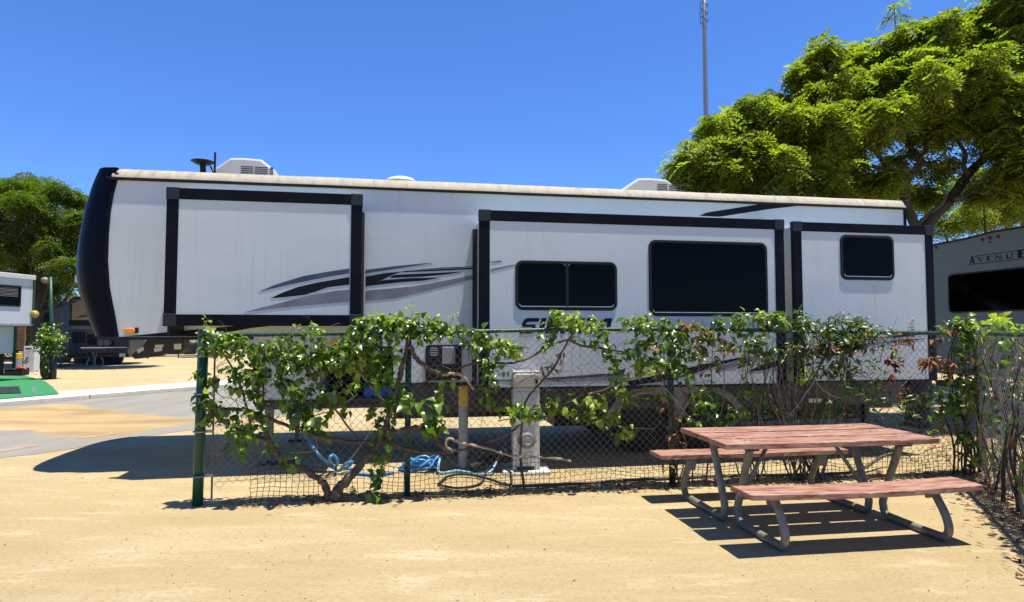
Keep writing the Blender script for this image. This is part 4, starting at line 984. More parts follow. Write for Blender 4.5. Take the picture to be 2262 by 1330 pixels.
# ================================================================ PICNIC TABLES
def plank_mesh(name, x0, x1, y0, y1, z0, z1, sag=0.0, seed=0, chip=.004):
    r = random.Random(seed); nx_, ny_ = 44, 5; V = []; F = []
    def P(i, j, top):
        x = x0 + (x1 - x0) * i / nx_; y = y0 + (y1 - y0) * j / ny_
        e = 0
        if j in (0, ny_): e = (1 if j == 0 else -1) * (chip * .15 * math.sin(i * .3 + seed) + (chip * 1.2 * r.random() if r.random() < .18 else 0))
        ex = 0
        if i in (0, nx_): ex = (1 if i == 0 else -1) * chip * 1.6 * r.random()
        t = (x - x0) / (x1 - x0); s_ = -sag * 4 * t * (1 - t)
        z = (z1 if top else z0) + s_ + .0008 * math.sin(i * .25 + seed)
        if top and j in (0, ny_): z -= .0025 + (.004 * r.random() if r.random() < .2 else 0)
        return (x + ex, y + e, z)
    for top in (1, 0):
        for i in range(nx_ + 1):
            for j in range(ny_ + 1): V.append(P(i, j, top))
    n = (nx_ + 1) * (ny_ + 1); idx = lambda i, j, t: (0 if t else n) + i * (ny_ + 1) + j
    for i in range(nx_):
        for j in range(ny_):
            F.append((idx(i, j, 1), idx(i + 1, j, 1), idx(i + 1, j + 1, 1), idx(i, j + 1, 1)))
            F.append((idx(i, j, 0), idx(i, j + 1, 0), idx(i + 1, j + 1, 0), idx(i + 1, j, 0)))
    for i in range(nx_):
        F.append((idx(i, 0, 0), idx(i + 1, 0, 0), idx(i + 1, 0, 1), idx(i, 0, 1))); F.append((idx(i, ny_, 0), idx(i, ny_, 1), idx(i + 1, ny_, 1), idx(i + 1, ny_, 0)))
    for j in range(ny_):
        F.append((idx(0, j, 0), idx(0, j, 1), idx(0, j + 1, 1), idx(0, j + 1, 0))); F.append((idx(nx_, j, 0), idx(nx_, j + 1, 0), idx(nx_, j + 1, 1), idx(nx_, j, 1)))
    return mesh(name, V, F, PLANK)
TANG = math.atan2(.155, .988); TO = G(1607, 982, .74)
TB = Plane(TO.x, TO.y, TANG); TB.o.z = 0
print('table', TO, 'FL', TB.loc(1522, 944), 'len', (G(2078, 968, .74) - TO).length)
def picnic_table(loc, rz, label, planks=True):
    t = thing('picnic_table', label, 'picnic table', loc, rz, 'picnic tables on bent pipe frames')
    Lt = 1.86
    wpl = .276
    for k in range(3):
        y0 = k * (wpl + .026)
        m_ = plank_mesh('tabletop_plank', -.004 + random.uniform(-.01, .01), Lt + random.uniform(-.012, .012), y0, y0 + wpl, .698, .740 + random.uniform(-.002, .003), 0.004, seed=k + 1)
        link('tabletop_plank', m_, t)
    for y0, sd_, xo in ((-.375, 11, -.03), (1.10, 12, -.10)):
        m_ = plank_mesh('bench_plank', xo, Lt + .02 + xo * .3, y0, y0 + .295, .412, .452, .020 if y0 < 0 else .006, seed=sd_, chip=.006); link('bench_plank', m_, t)
    yc = .435; r = .031
    for x in (.25, 1.60):
        for sgn in (-1, 1):
            # bench bracket, outer bend, ground run, inner bend, leg up to the tabletop; the two frames pass each other
            xx = x + (.036 if sgn < 0 else -.036)
            bo = -.235 if sgn < 0 else 1.235
            e = lambda d: bo + sgn * d
            pts = [(xx, e(-.10), .405), (xx, e(-.055), .33), (xx, e(.02), .22), (xx, e(.055), .12), (xx, e(.03), .055), (xx, e(-.05), .032),
                   (xx, yc + sgn * .16, .032), (xx, yc + sgn * .07, .045), (xx, yc + sgn * .045, .10), (xx, yc + sgn * .06, .20), (xx, yc + sgn * .26, .675)]
            build('leg_frame', MB().tube(spline(pts, 5), r, 14), M['galv'], t, smooth=True)
            build('bench_bracket', MB().prism_xz([(xx - .055, .412), (xx + .055, .412), (xx + .035, .30), (xx - .035, .30)], e(-.125), e(-.119)), M['galv'], t)
        build('top_bearer', MB().box(x - .05, x + .05, .06, .82, .670, .698), M['steel_dark'], t, bevel=.004)
        for sgn, y in ((-1, -.23), (1, 1.245)):
            build('bench_bearer', MB().box(x - .04, x + .04, y - .12, y + .12, .394, .413), M['steel_dark'], t, bevel=.004)
    build('brace', MB().tube([(.62, yc, .69), (.30, yc, .16)], .017, 8), M['galv'], t, smooth=True)
    build('brace', MB().tube([(1.18, yc, .69), (1.55, yc, .16)], .017, 8), M['galv'], t, smooth=True)
    build('brace_bearer', MB().box(.58, .66, .1, .8, .675, .698), M['steel_dark'], t).location = (0, 0, 0)
    build('brace_bearer', MB().box(1.14, 1.22, .1, .8, .675, .698), M['steel_dark'], t)
    for x in (.25, 1.60):
        for k in range(3):
            for dx in (-.03, .03):
                build('bolt', MB().lathe([(.009, .742), (.007, .746), (.0001, .747)], (x + dx, .14 + k * .30, 0), 8), M['galv'], t)
    return t
picnic_table((TO.x, TO.y, 0), TANG, 'worn red picnic table with bent pipe legs, in full sun in front of the fence')
p = G(205, 818)
far = picnic_table((p.x - 1.9, p.y, .12), .15, 'dark weathered picnic table in tree shade across the lane')
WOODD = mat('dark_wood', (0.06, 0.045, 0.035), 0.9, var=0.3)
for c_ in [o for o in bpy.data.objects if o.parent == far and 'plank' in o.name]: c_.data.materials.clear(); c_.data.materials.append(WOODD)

# ================================================================ LEAF SHAPES
def leaf_geo(kind):
    # x across, y along the midrib, z up; folded at the midrib and arched
    if kind == 'ovate':
        prof = [(0, 0), (.10, .24), (.30, .38), (.55, .33), (.80, .15), (1.0, 0)]
    elif kind == 'lobed':
        prof = [(0, 0), (.04, .30), (.22, .46), (.36, .27), (.60, .25), (1.0, 0)]
    else:
        prof = [(0, 0), (.15, .10), (.40, .155), (.70, .11), (.88, .05), (1.0, 0)]
    V = []; F = []
    mids = []; ls = []; rs = []
    for i, (y, w) in enumerate(prof):
        z = -.22 * y * y + .05 * math.sin(y * 5)
        mids.append(len(V)); V.append((0, y, z))
        if w > 0:
            ls.append(len(V)); V.append((-w, y + (.03 if kind == 'lobed' and i == 2 else 0), z + w * .32 + .015 * math.sin(i * 2.1)))
            rs.append(len(V)); V.append((w, y, z + w * .30 + .015 * math.cos(i * 2.4)))
        else: ls.append(None); rs.append(None)
    n = len(prof)
    for i in range(n - 1):
        for side_, flip in ((ls, 0), (rs, 1)):
            q = [mids[i], mids[i + 1], side_[i + 1], side_[i]]
            q = [a for a in q if a is not None]
            if len(q) > 2: F.append(tuple(q[::-1]) if flip else tuple(q))
    return np.array(V, float), F
GEO = {k: leaf_geo(k) for k in ('ovate', 'lobed', 'lance')}
LM_ = {}
def leaf_mesh(kind, m):
    key = (kind, m.name)
    if key not in LM_:
        V, F = GEO[kind]; LM_[key] = mesh('leaf', V, F, m, True)
    return LM_[key]
def basis(t, nrm):
    t = t.normalized(); x = t.cross(nrm)
    x = x.normalized() if x.length > 1e-4 else t.orthogonal().normalized()
    z = x.cross(t).normalized()
    return Matrix((x, t, z)).transposed()
class Plant:
    def __init__(s, name, label, cat, base, group=None):
        s.root = thing(name, label, cat, base, 0, group); s.base = Vector(base); s.lv = []
    def leaf(s, p, tip, nrm, size, kind, m, prio=0): s.lv.append((p, basis(tip, nrm), size, kind, m, prio + size * 10 - p.y * .8))
    def stem(s, pts, r, m, name='stem', n=7, sub=5):
        q = spline(pts, sub); R_ = [r[0] + (r[1] - r[0]) * i / (len(q) - 1) for i in range(len(q))]
        q = [a + Vector((random.uniform(-1, 1), random.uniform(-1, 1), random.uniform(-1, 1))) * R_[i] * .35 for i, a in enumerate(q)]
        return build(name, MB().tube([a - s.base for a in q], [a * random.uniform(.85, 1.15) for a in R_], n), m, s.root, smooth=True)
    def finish(s, keep=300):
        s.lv.sort(key=lambda a: -a[5])
        for p, R_, size, kind, m, _ in s.lv[:keep]:
            o = bpy.data.objects.new('leaf', leaf_mesh(kind, m)); COL.objects.link(o); o.parent = s.root
            o.matrix_local = Matrix.Translation(p - s.base) @ (R_ * size).to_4x4()
        rest = s.lv[keep:]; by = {}
        for a in rest: by.setdefault((a[3], a[4].name), []).append(a)
        for (kind, mn), L_ in by.items():
            V, F = GEO[kind]; Rm = np.array([np.array(a[1]) * a[2] for a in L_]); Pm = np.array([list(a[0] - s.base) for a in L_])
            VV = np.einsum('nij,kj->nki', Rm, V) + Pm[:, None, :]; nv = len(V)
            quads = [f for f in F if len(f) == 4]; tris = [f for f in F if len(f) == 3]
            me = bpy.data.meshes.new('foliage'); fs = []
            for i in range(len(L_)): fs += [tuple(a + i * nv for a in f) for f in F]
            me.from_pydata(VV.reshape(-1, 3).tolist(), [], fs); me.materials.append(L_[0][4]); me.shade_smooth()
            o = link('foliage', me, s.root); o['kind'] = 'stuff'
rv_ = random.Random(21)
def gauss3(r=rv_): return Vector((r.gauss(0, 1), r.gauss(0, 1), r.gauss(0, 1)))
def fill(pl, plane, blobs, m, kind='ovate', size=(.07, .12), thick=.06, yoff=-.05, sprig=3, droop=.75, alt=None, altp=.15, k=1.0):
    """leaves in small sprigs of two or three, inside ellipses measured on the fence"""
    for b_ in blobs:
        cx, cy, rx, ry, n = b_[:5]
        nn = int(n * k / sprig + .5)
        for _ in range(nn):
            a = rv_.uniform(0, 2 * PI); q = math.sqrt(rv_.random())
            px, py = cx + rx * q * math.cos(a), cy + ry * q * math.sin(a)
            y = yoff + rv_.gauss(0, thick)
            if abs(y + .02) < .018: y -= .04
            p = plane.world(px, py, y)
            if p.z < .03: continue
            main = Vector((rv_.gauss(0, .8), rv_.gauss(-.25, .5), -droop + rv_.gauss(0, .45))).normalized()
            mm = alt if (alt and rv_.random() < altp) else m
            for j in range(sprig):
                tip = (main + gauss3() * .55).normalized()
                nrm = Vector((rv_.gauss(0, .45), rv_.gauss(-.35, .5), 1.0))
                if abs(tip.dot(nrm.normalized())) > .93: nrm = Vector((rv_.gauss(0, .4), -1, .3))
                sz = rv_.uniform(*size) * (1 if rv_.random() > .25 else .6)
                pl.leaf(p + tip * rv_.uniform(0, .03) + gauss3() * .012, tip, nrm, sz, kind, mm)
def fpts(pts, y=-.06): return [FP.world(a[0], a[1], a[2] if len(a) > 2 else y) for a in pts]

# ---------------------------------------------------------------- left vine, from the gnarled trunk
v1 = Plant('climbing_vine', 'large creeper with gnarled forked trunk covering the left half of the fence', 'vine', G(738, 1098))
v1.stem(fpts([(730, 1102), (718, 1072), (690, 1048), (655, 1028), (620, 1008), (592, 965), (577, 915), (568, 850), (560, 790)]), (.036, .010), M['vinewood'], 'limb', 9)
v1.stem(fpts([(742, 1102), (760, 1066), (790, 1034), (822, 1000), (846, 955), (866, 900), (882, 838), (896, 780), (905, 740)], -.08), (.046, .018), M['vinewood'], 'limb', 10)
v1.stem(fpts([(738, 1104), (742, 1088), (750, 1070)], -.07), (.055, .04), M['vinewood'], 'trunk', 12)
v1.stem(fpts([(600, 975), (555, 960), (500, 935), (470, 912), (466, 900), (485, 903), (540, 906), (590, 922), (640, 942), (690, 958), (745, 972), (800, 978), (850, 968)]), (.016, .018), M['vinewood'], 'branch')
v1.stem(fpts([(850, 962), (862, 955), (900, 948), (936, 944)], -.09), (.03, .026), M['vinewood'], 'branch', 9)
v1.stem(fpts([(936, 944), (952, 955), (968, 978), (984, 992), (1000, 996)], -.10), (.025, .019), M['vinewood'], 'branch', 9)
v1.stem(fpts([(850, 968), (880, 985), (925, 998), (965, 1000), (1000, 997), (1045, 988), (1080, 975), (1116, 962), (1150, 938)], -.08), (.022, .012), M['vinewood'], 'branch')
v1.stem(fpts([(1000, 996), (985, 985), (992, 968), (1010, 976), (1040, 982), (1075, 990), (1105, 1000), (1135, 1008), (1190, 1010), (1240, 1014), (1262, 1020)], -.11), (.014, .012), M['twig'], 'branch')
v1.stem(fpts([(905, 763), (914, 785), (930, 802), (950, 816), (972, 826)], -.10), (.026, .02), M['vinewood'], 'branch', 9)
v1.stem(fpts([(896, 861), (930, 848), (968, 832), (1010, 815), (1050, 802), (1095, 802), (1137, 801), (1170, 790), (1206, 768), (1240, 755), (1258, 752), (1290, 765), (1330, 768)], -.07), (.010, .012), M['vinewood'], 'branch')
v1.stem(fpts([(976, 828), (1010, 826), (1030, 838), (1045, 860)], -.08), (.018, .014), M['twig'], 'branch')
v1.stem(fpts([(560, 965), (540, 880), (520, 830), (500, 790), (470, 765), (458, 745)], -.04), (.012, .006), M['vinewood'], 'branch')
v1.stem(fpts([(830, 1000), (800, 985), (760, 930), (720, 880), (690, 830), (670, 780)], -.05), (.012, .006), M['vinewood'], 'branch')
v1.stem(fpts([(866, 900), (835, 870), (800, 830), (780, 780), (760, 750)], -.05), (.012, .006), M['twig'], 'branch')
v1.stem(fpts([(708, 1060), (760, 1030), (800, 980), (850, 905)], -.12), (.005, .003), M['twig'], 'branch')
v1.stem(fpts([(790, 870), (740, 905), (690, 925), (700, 990), (650, 1000), (600, 1003)], -.03), (.006, .003), M['twig'], 'branch')
B = [(505, 762, 62, 26, 120), (500, 832, 55, 22, 48), (560, 850, 34, 34, 72), (590, 772, 42, 26, 62), (468, 900, 22, 45, 34), (520, 915, 50, 22, 42), (548, 950, 45, 20, 34), (524, 992, 10, 32, 14),
     (640, 762, 36, 22, 46), (694, 733, 28, 12, 26), (652, 820, 40, 45, 100), (684, 862, 40, 40, 50), (702, 795, 40, 30, 80), (750, 785, 62, 32, 100), (850, 722, 82, 26, 200), (920, 726, 70, 24, 140),
     (1000, 727, 40, 16, 44), (795, 762, 50, 40, 110), (832, 800, 30, 50, 80), (872, 790, 22, 50, 50), (770, 845, 36, 28, 26), (868, 862, 28, 30, 36), (480, 745, 30, 16, 36),
     (750, 905, 20, 26, 12), (838, 920, 30, 38, 32), (852, 985, 22, 25, 22), (835, 1035, 12, 44, 44), (826, 1095, 12, 14, 14), (850, 930, 26, 40, 30), (520, 960, 20, 40, 18), (640, 1012, 30, 20, 16), (590, 985, 14, 25, 10), (440, 830, 12, 8, 6), (437, 880, 8, 22, 8), (444, 925, 8, 12, 5),
     (1056, 750, 42, 24, 66), (1090, 790, 34, 38, 66), (1080, 850, 18, 48, 36), (985, 838, 14, 16, 9), (950, 930, 16, 18, 12), (620, 860, 40, 40, 20), (580, 900, 30, 25, 22), (560, 812, 30, 20, 26), (620, 800, 30, 25, 26)]
fill(v1, FP, B, LEAF, 'ovate', (.045, .09), .07, -.05, 3, .7, LEAF_Y, .12, k=1.5)
fill(v1, FP, [(655, 908, 40, 32, 26), (700, 920, 30, 26, 14), (698, 935, 16, 28, 8), (955, 905, 34, 40, 34), (940, 945, 16, 20, 10), (826, 1106, 15, 16, 16), (640, 870, 25, 20, 12), (730, 870, 26, 18, 10), (880, 870, 26, 36, 20)], LEAF, 'lobed', (.105, .135), .05, -.11, 2, .95)
fill(v1, FP, [(745, 775, 50, 22, 56), (775, 800, 30, 30, 34), (690, 790, 24, 16, 14), (850, 706, 60, 12, 54), (930, 712, 50, 12, 40), (566, 818, 20, 20, 14), (745, 900, 18, 20, 8), (562, 955, 20, 18, 8)], LEAF_Y, 'ovate', (.05, .085), .06, -.07, 3, .3)
# shoots sticking up over the rail
for (x, y, dx, dy) in ((472, 742, -22, -34), (905, 700, 16, -26), (990, 712, 20, -12), (845, 700, -8, -14), (692, 728, 3, -12), (700, 735, -60, -8)):
    v1.stem(fpts([(x, y + 10), (x + dx * .5, y + dy * .5), (x + dx, y + dy)], -.05), (.004, .002), M['twig'], 'tendril', 5, 3)
    fill(v1, FP, [(x + dx * .8, y + dy * .85, 10, 8, 8)], LEAF_Y, 'ovate', (.03, .05), .02, -.05, 2, -.3)
v1.finish()

# ---------------------------------------------------------------- middle vine
v2 = Plant('climbing_vine', 'thin straggling creeper on the middle of the fence, in front of the painted word', 'vine', G(1158, 1078))
v2.stem(fpts([(1158, 1080), (1150, 1020), (1152, 950), (1161, 888), (1190, 850), (1223, 812), (1245, 770), (1266, 735)], -.04), (.014, .009), M['vinewood'], 'stem')
v2.stem(fpts([(1258, 752), (1290, 765), (1330, 770), (1380, 778), (1410, 780)], -.05), (.009, .006), M['vinewood'], 'branch')
v2.stem(fpts([(1300, 870), (1330, 862), (1370, 845), (1400, 835), (1450, 815)], -.08), (.009, .008), M['twig'], 'branch')
v2.stem(fpts([(1290, 856), (1320, 840), (1350, 822), (1380, 818)], -.06), (.005, .003), M['twig'], 'branch')
v2.stem(fpts([(1120, 860), (1160, 838), (1195, 820), (1215, 812)], -.05), (.004, .003), M['twig'], 'branch')
v2.stem(fpts([(1090, 742), (1120, 752), (1160, 748), (1190, 752)], -.06), (.004, .003), M['twig'], 'branch')
v2.stem(fpts([(1330, 730), (1365, 735), (1400, 722), (1420, 716)], -.05), (.006, .006), M['twig'], 'branch')
v2.stem(fpts([(1170, 905), (1240, 905), (1300, 920), (1360, 940), (1440, 948)], -.05), (.006, .004), M['twig'], 'branch')
v2.stem(fpts([(1100, 930), (1130, 925), (1170, 915), (1240, 895), (1290, 870)], -.04), (.006, .004), M['twig'], 'branch')
B = [(1124, 765, 32, 18, 40), (1136, 785, 14, 18, 14), (1240, 706, 36, 16, 52), (1290, 716, 42, 15, 36), (1222, 752, 10, 18, 14), (1212, 765, 12, 10, 8), (1322, 742, 24, 18, 18), (1340, 780, 18, 22, 22), (1358, 805, 18, 20, 20), (1374, 820, 18, 12, 12),
     (1270, 745, 10, 8, 6), (1310, 760, 10, 10, 8), (1150, 905, 34, 16, 30), (1192, 905, 20, 12, 14), (1256, 892, 54, 20, 44), (1365, 850, 16, 24, 14), (1330, 920, 46, 16, 34), (1380, 958, 28, 24, 20), (1240, 912, 40, 12, 20), (1150, 915, 30, 10, 12), (1128, 900, 24, 20, 18), (1200, 735, 16, 10, 8)]
fill(v2, FP, B, LEAF, 'ovate', (.05, .09), .05, -.07, 3, .5, LEAF_Y, .3, k=1.25)
fill(v2, FP, [(1245, 698, 30, 12, 20), (1300, 712, 30, 10, 14), (1290, 885, 40, 12, 18), (1310, 878, 18, 14, 10), (1340, 915, 40, 12, 20), (1150, 905, 26, 12, 10), (1372, 860, 20, 22, 14), (1120, 762, 24, 12, 12)], LEAF_Y, 'lobed', (.075, .11), .05, -.10, 2, .6)
fill(v2, FP, [(1212, 808, 16, 12, 16), (1240, 782, 10, 12, 12), (1222, 822, 8, 14, 8), (1160, 770, 8, 10, 4)], LEAF_D, 'lance', (.05, .09), .03, -.05, 2, .5)
for (x, y) in ((1152, 742), (1180, 745), (1160, 810), (1200, 790), (1270, 760), (1290, 790), (1190, 830), (1130, 735), (1100, 812)):
    v2.stem(fpts([(x, y), (x + rv_.uniform(-20, 20), y + rv_.uniform(-10, 20)), (x + rv_.uniform(-40, 40), y + rv_.uniform(-14, 26))], -.05), (.002, .0012), M['twig'], 'twig', 4, 3)
v2.finish()

# ---------------------------------------------------------------- third vine, dark and tangled with dead leaves
v3 = Plant('climbing_vine', 'dense dark creeper with rusty dead leaves around the fence post above the red table', 'vine', G(1510, 1070))
for k in range(17):
    x0 = rv_.uniform(1470, 1700); x1 = x0 + rv_.uniform(-60, 60)
    v3.stem(fpts([(x0, 1066), (x0 + rv_.uniform(-20, 20), 990), ((x0 + x1) / 2 + rv_.uniform(-20, 20), 900), (x1, 830), (x1 + rv_.uniform(-15, 15), 745)], rv_.uniform(-.1, .08)), (rv_.uniform(.005, .011), .003), rv_.choice([M['vinewood'], M['twig'], M['vinewood']]), 'stem', 5)
v3.stem(fpts([(1500, 730), (1470, 820), (1475, 870), (1492, 905)], -.06), (.008, .006), M['vinewood'], 'branch')
v3.stem(fpts([(1455, 845), (1490, 880), (1520, 920), (1560, 950)], -.09), (.006, .005), M['twig'], 'branch')
B = [(1410, 712, 42, 18, 52), (1442, 748, 44, 28, 80), (1402, 772, 22, 20, 26), (1490, 722, 46, 18, 50), (1482, 775, 34, 44, 80), (1500, 815, 30, 30, 50), (1540, 742, 46, 28, 46), (1580, 745, 40, 40, 40), (1600, 712, 40, 16, 26), (1652, 716, 44, 22, 70), (1640, 775, 30, 40, 56), (1702, 706, 38, 22, 80), (1690, 765, 30, 40, 50),
     (1560, 800, 50, 30, 26), (1550, 862, 60, 36, 50), (1660, 860, 40, 30, 26), (1540, 910, 50, 36, 50), (1620, 905, 50, 32, 40), (1430, 800, 30, 25, 20), (1390, 870, 16, 22, 18), (1700, 900, 40, 40, 26), (1600, 945, 60, 14, 26), (1450, 870, 30, 30, 14)]
fill(v3, FP, B, LEAF, 'ovate', (.045, .085), .08, -.03, 3, .55, LEAF_D, .05, k=1.6)
fill(v3, FP, [(1432, 808, 40, 20, 50), (1415, 706, 34, 10, 20), (1700, 698, 34, 12, 26), (1458, 822, 20, 10, 14), (1380, 950, 26, 22, 10), (1660, 705, 30, 12, 14)], LEAF_Y, 'lobed', (.06, .09), .05, -.10, 3, .4)
fill(v3, FP, [(1528, 716, 16, 12, 14), (1545, 730, 20, 14, 18), (1540, 758, 14, 18, 16), (1594, 748, 7, 16, 12), (1608, 765, 14, 14, 18), (1550, 790, 16, 20, 12), (1572, 748, 14, 16, 8), (1480, 905, 12, 24, 10), (1490, 975, 16, 30, 24), (1480, 1020, 14, 24, 16), (1500, 950, 20, 14, 10), (1400, 1075, 12, 8, 6)], LEAF_D, 'lance', (.06, .11), .05, -.08, 2, .9)
v3.finish()

# ---------------------------------------------------------------- narrow-leaved shrub behind the table
v4 = Plant('shrub', 'bushy narrow-leaved shrub with pale fan of stems growing through the fence behind the red table', 'shrub', G(1790, 1062))
for k in range(26):
    x0 = rv_.uniform(1745, 1815); ang = rv_.uniform(-1, 1)
    x1 = x0 + ang * 110; top_ = rv_.uniform(770, 860)
    y0 = rv_.uniform(.0, .14)
    v4.stem([FP.world(x0, 1062, y0 * .3) , FP.world(x0 + (x1 - x0) * .35 + rv_.uniform(-10, 10), 1010, y0), FP.world(x0 + (x1 - x0) * .75, 940, y0), FP.world(x1 + rv_.uniform(-15, 15), 870, rv_.uniform(-.1, .1)), FP.world(x1 + rv_.uniform(-20, 20), top_, rv_.uniform(-.12, .08))],
            (rv_.uniform(.007, .014), .004), rv_.choice([M['twig'], M['vinewood'], M['twig']]), 'stem', 6)
v4.stem(fpts([(1798, 842), (1780, 870), (1758, 900), (1736, 922)], -.1), (.009, .009), M['twig'], 'branch')
v4.stem(fpts([(1803, 842), (1816, 860), (1835, 872), (1862, 881)], -.1), (.009, .006), M['twig'], 'branch')
v4.stem(fpts([(1738, 920), (1770, 880), (1790, 850), (1808, 815), (1830, 780)], -.09), (.010, .007), M['vinewood'], 'branch')
v4.stem(fpts([(1985, 860), (2010, 835), (2030, 812), (2058, 808)], -.07), (.006, .004), M['twig'], 'branch')
B = [(1765, 712, 22, 18, 34), (1800, 742, 54, 36, 150), (1862, 735, 54, 38, 230), (1900, 742, 40, 34, 120), (1762, 780, 36, 30, 60), (1832, 790, 56, 36, 120), (1872, 830, 40, 36, 60), (1905, 868, 46, 28, 36), (1862, 895, 50, 28, 40), (1935, 745, 20, 22, 26),
     (1960, 760, 30, 30, 18), (1930, 830, 20, 40, 22), (1960, 900, 40, 30, 22), (1780, 900, 60, 36, 30), (2010, 900, 30, 30, 16)]
fill(v4, FP, B, LEAF_L, 'lance', (.06, .115), .09, -.05, 4, .05, LEAF_D, .04, k=1.9)
for (x, y, dx, dy) in ((1860, 705, 0, -14), (1890, 706, 8, -8), (1900, 712, 16, -10), (2012, 735, 4, -32), (1970, 733, -4, -8), (1760, 700, 2, -12)):
    n_ = 7
    v4.stem(fpts([(x, y + 24), (x + dx * .5, y + dy * .5), (x + dx, y + dy)], -.06), (.004, .002), M['twig'], 'shoot', 5, 3)
    for k in range(n_):
        tt = k / (n_ - 1); pp_ = FP.world(x + dx * tt, y + 10 + (dy - 10) * tt, -.06)
        for sg in (-1, 1): v4.leaf(pp_, Vector((sg * .9, rv_.uniform(-.3, .3), .35 + rv_.uniform(-.2, .2))), Vector((-sg * .3, -.5, .8)), .07 - .02 * tt, 'lance', LEAF_L, .5)
fill(v4, FP, [(1785, 826, 22, 18, 14)], LEAF_Y, 'lobed', (.07, .10), .04, -.12, 2, .6)
fill(v4, FP, [(1990, 742, 14, 10, 12), (2005, 752, 16, 12, 14), (1980, 762, 14, 8, 12), (1960, 838, 14, 26, 18), (1862, 806, 10, 12, 10), (1830, 765, 24, 14, 14), (1990, 865, 10, 16, 10), (1800, 755, 16, 12, 10), (1868, 772, 8, 16, 8)], LEAF_D, 'lance', (.06, .10), .04, -.09, 2, .9)
fill(v4, FP, [(1972, 800, 12, 14, 12), (1982, 815, 10, 14, 12), (1970, 828, 10, 10, 8), (1965, 792, 6, 8, 4)], LEAF_R, 'ovate', (.05, .07), .03, -.08, 2, .8)
v4.finish()

# ---------------------------------------------------------------- creeper on the corner and side fence
v5 = Plant('climbing_vine', 'overgrown creeper smothering the corner post and the side fence at right', 'vine', G(2165, 1060))
for k in range(12):
    x0 = rv_.uniform(2080, 2168); x1 = x0 + rv_.uniform(-40, 50)
    v5.stem(fpts([(min(x0, 2165), 1048), (x0, 980), (x1, 900), (x1 + rv_.uniform(-30, 30), 800), (x1, 735)], rv_.uniform(-.1, .1)), (rv_.uniform(.006, .014), .004), rv_.choice([M['vinewood'], M['bark_dark']]), 'stem', 6)
for k in range(46):
    s0_ = rv_.uniform(.1, 3.6); q = [SP.w((s0_, rv_.uniform(-.1, .15), 0)), SP.w((s0_ + rv_.uniform(-.2, .3), rv_.uniform(-.12, .1), .5)), SP.w((s0_ + rv_.uniform(-.4, .4), rv_.uniform(-.1, .1), 1.0)), SP.w((s0_ + rv_.uniform(-.5, .5), rv_.uniform(-.1, .1), 1.55))]
    v5.stem(q, (rv_.uniform(.006, .016), .004), rv_.choice([M['vinewood'], M['twig'], M['bark_dark']]), 'stem', 6)
B = [(2100, 722, 28, 12, 34), (2128, 712, 20, 12, 30), (2150, 742, 34, 16, 46), (2120, 760, 40, 18, 20), (2100, 860, 30, 50, 30), (2130, 900, 30, 70, 70), (2150, 820, 24, 60, 60), (2140, 990, 24, 40, 44), (2085, 905, 26, 16, 16), (2075, 880, 30, 30, 16), (2060, 935, 26, 18, 12)]
fill(v5, FP, B, LEAF, 'ovate', (.055, .095), .07, -.05, 3, .4, LEAF_D, .12, k=1.8)
def sfill(n, s_rng, z_rng, m, kind, size, ysp=.10, droop=.5):
    for _ in range(n):
        s_ = rv_.uniform(*s_rng); z = rv_.uniform(*z_rng); p = SP.w((s_, rv_.gauss(.02, ysp), z))
        tip = Vector((rv_.gauss(0, .6), rv_.gauss(-.3, .6), -droop + rv_.gauss(0, .5)))
        v5.leaf(p, tip, Vector((rv_.gauss(0, .5), rv_.gauss(-.3, .5), 1)), rv_.uniform(*size), kind, m)
sfill(110, (0, 3.8), (1.45, 1.70), LEAF, 'ovate', (.06, .10), .08, .1)
sfill(40, (0, 1.2), (1.52, 1.76), LEAF_Y, 'lobed', (.08, .12), .08, .0)
sfill(520, (.1, 3.9), (.1, 1.5), LEAF, 'ovate', (.05, .09), .10)
sfill(330, (.1, 3.9), (.05, 1.4), LEAF_D, 'lance', (.05, .10), .10, .8)
fill(v5, FP, [(2040, 798, 14, 12, 18), (2058, 792, 18, 10, 26), (2085, 800, 20, 12, 26), (2100, 815, 16, 14, 16), (2110, 790, 14, 20, 12), (2060, 745, 20, 8, 10)], LEAF_D, 'lance', (.07, .11), .05, -.10, 3, .9)
v5.finish()
# wiry tangles woven through the mesh
def tangle(pl, n, xr, yr, m_, rr_=(.0016, .0036)):
    for _ in range(n):
        x, y = rv_.uniform(*xr), rv_.uniform(*yr); a = rv_.uniform(0, 2 * PI); pts_ = []
        off = rv_.uniform(-.12, .06)
        for k in range(rv_.randint(4, 7)):
            pts_.append((x, y, off + rv_.uniform(-.03, .03))); a += rv_.gauss(0, .7); x += math.cos(a) * rv_.uniform(12, 34); y += math.sin(a) * rv_.uniform(10, 28)
            y = min(max(y, 700), 1070)
        r0_ = rv_.uniform(*rr_); pl.stem(fpts(pts_), (r0_, r0_ * .5), m_, 'tendril', 4, 4)
tangle(v1, 90, (460, 1090), (740, 1000), M['vinewood']); tangle(v1, 24, (460, 1090), (740, 1000), M['twig'])
tangle(v2, 46, (1090, 1420), (735, 960), M['vinewood']); tangle(v2, 16, (1100, 1420), (735, 900), M['twig'])
tangle(v3, 80, (1400, 1740), (730, 1040), M['vinewood']); tangle(v4, 70, (1720, 2050), (740, 1000), M['vinewood']); tangle(v5, 40, (2040, 2165), (740, 1030), M['vinewood'])
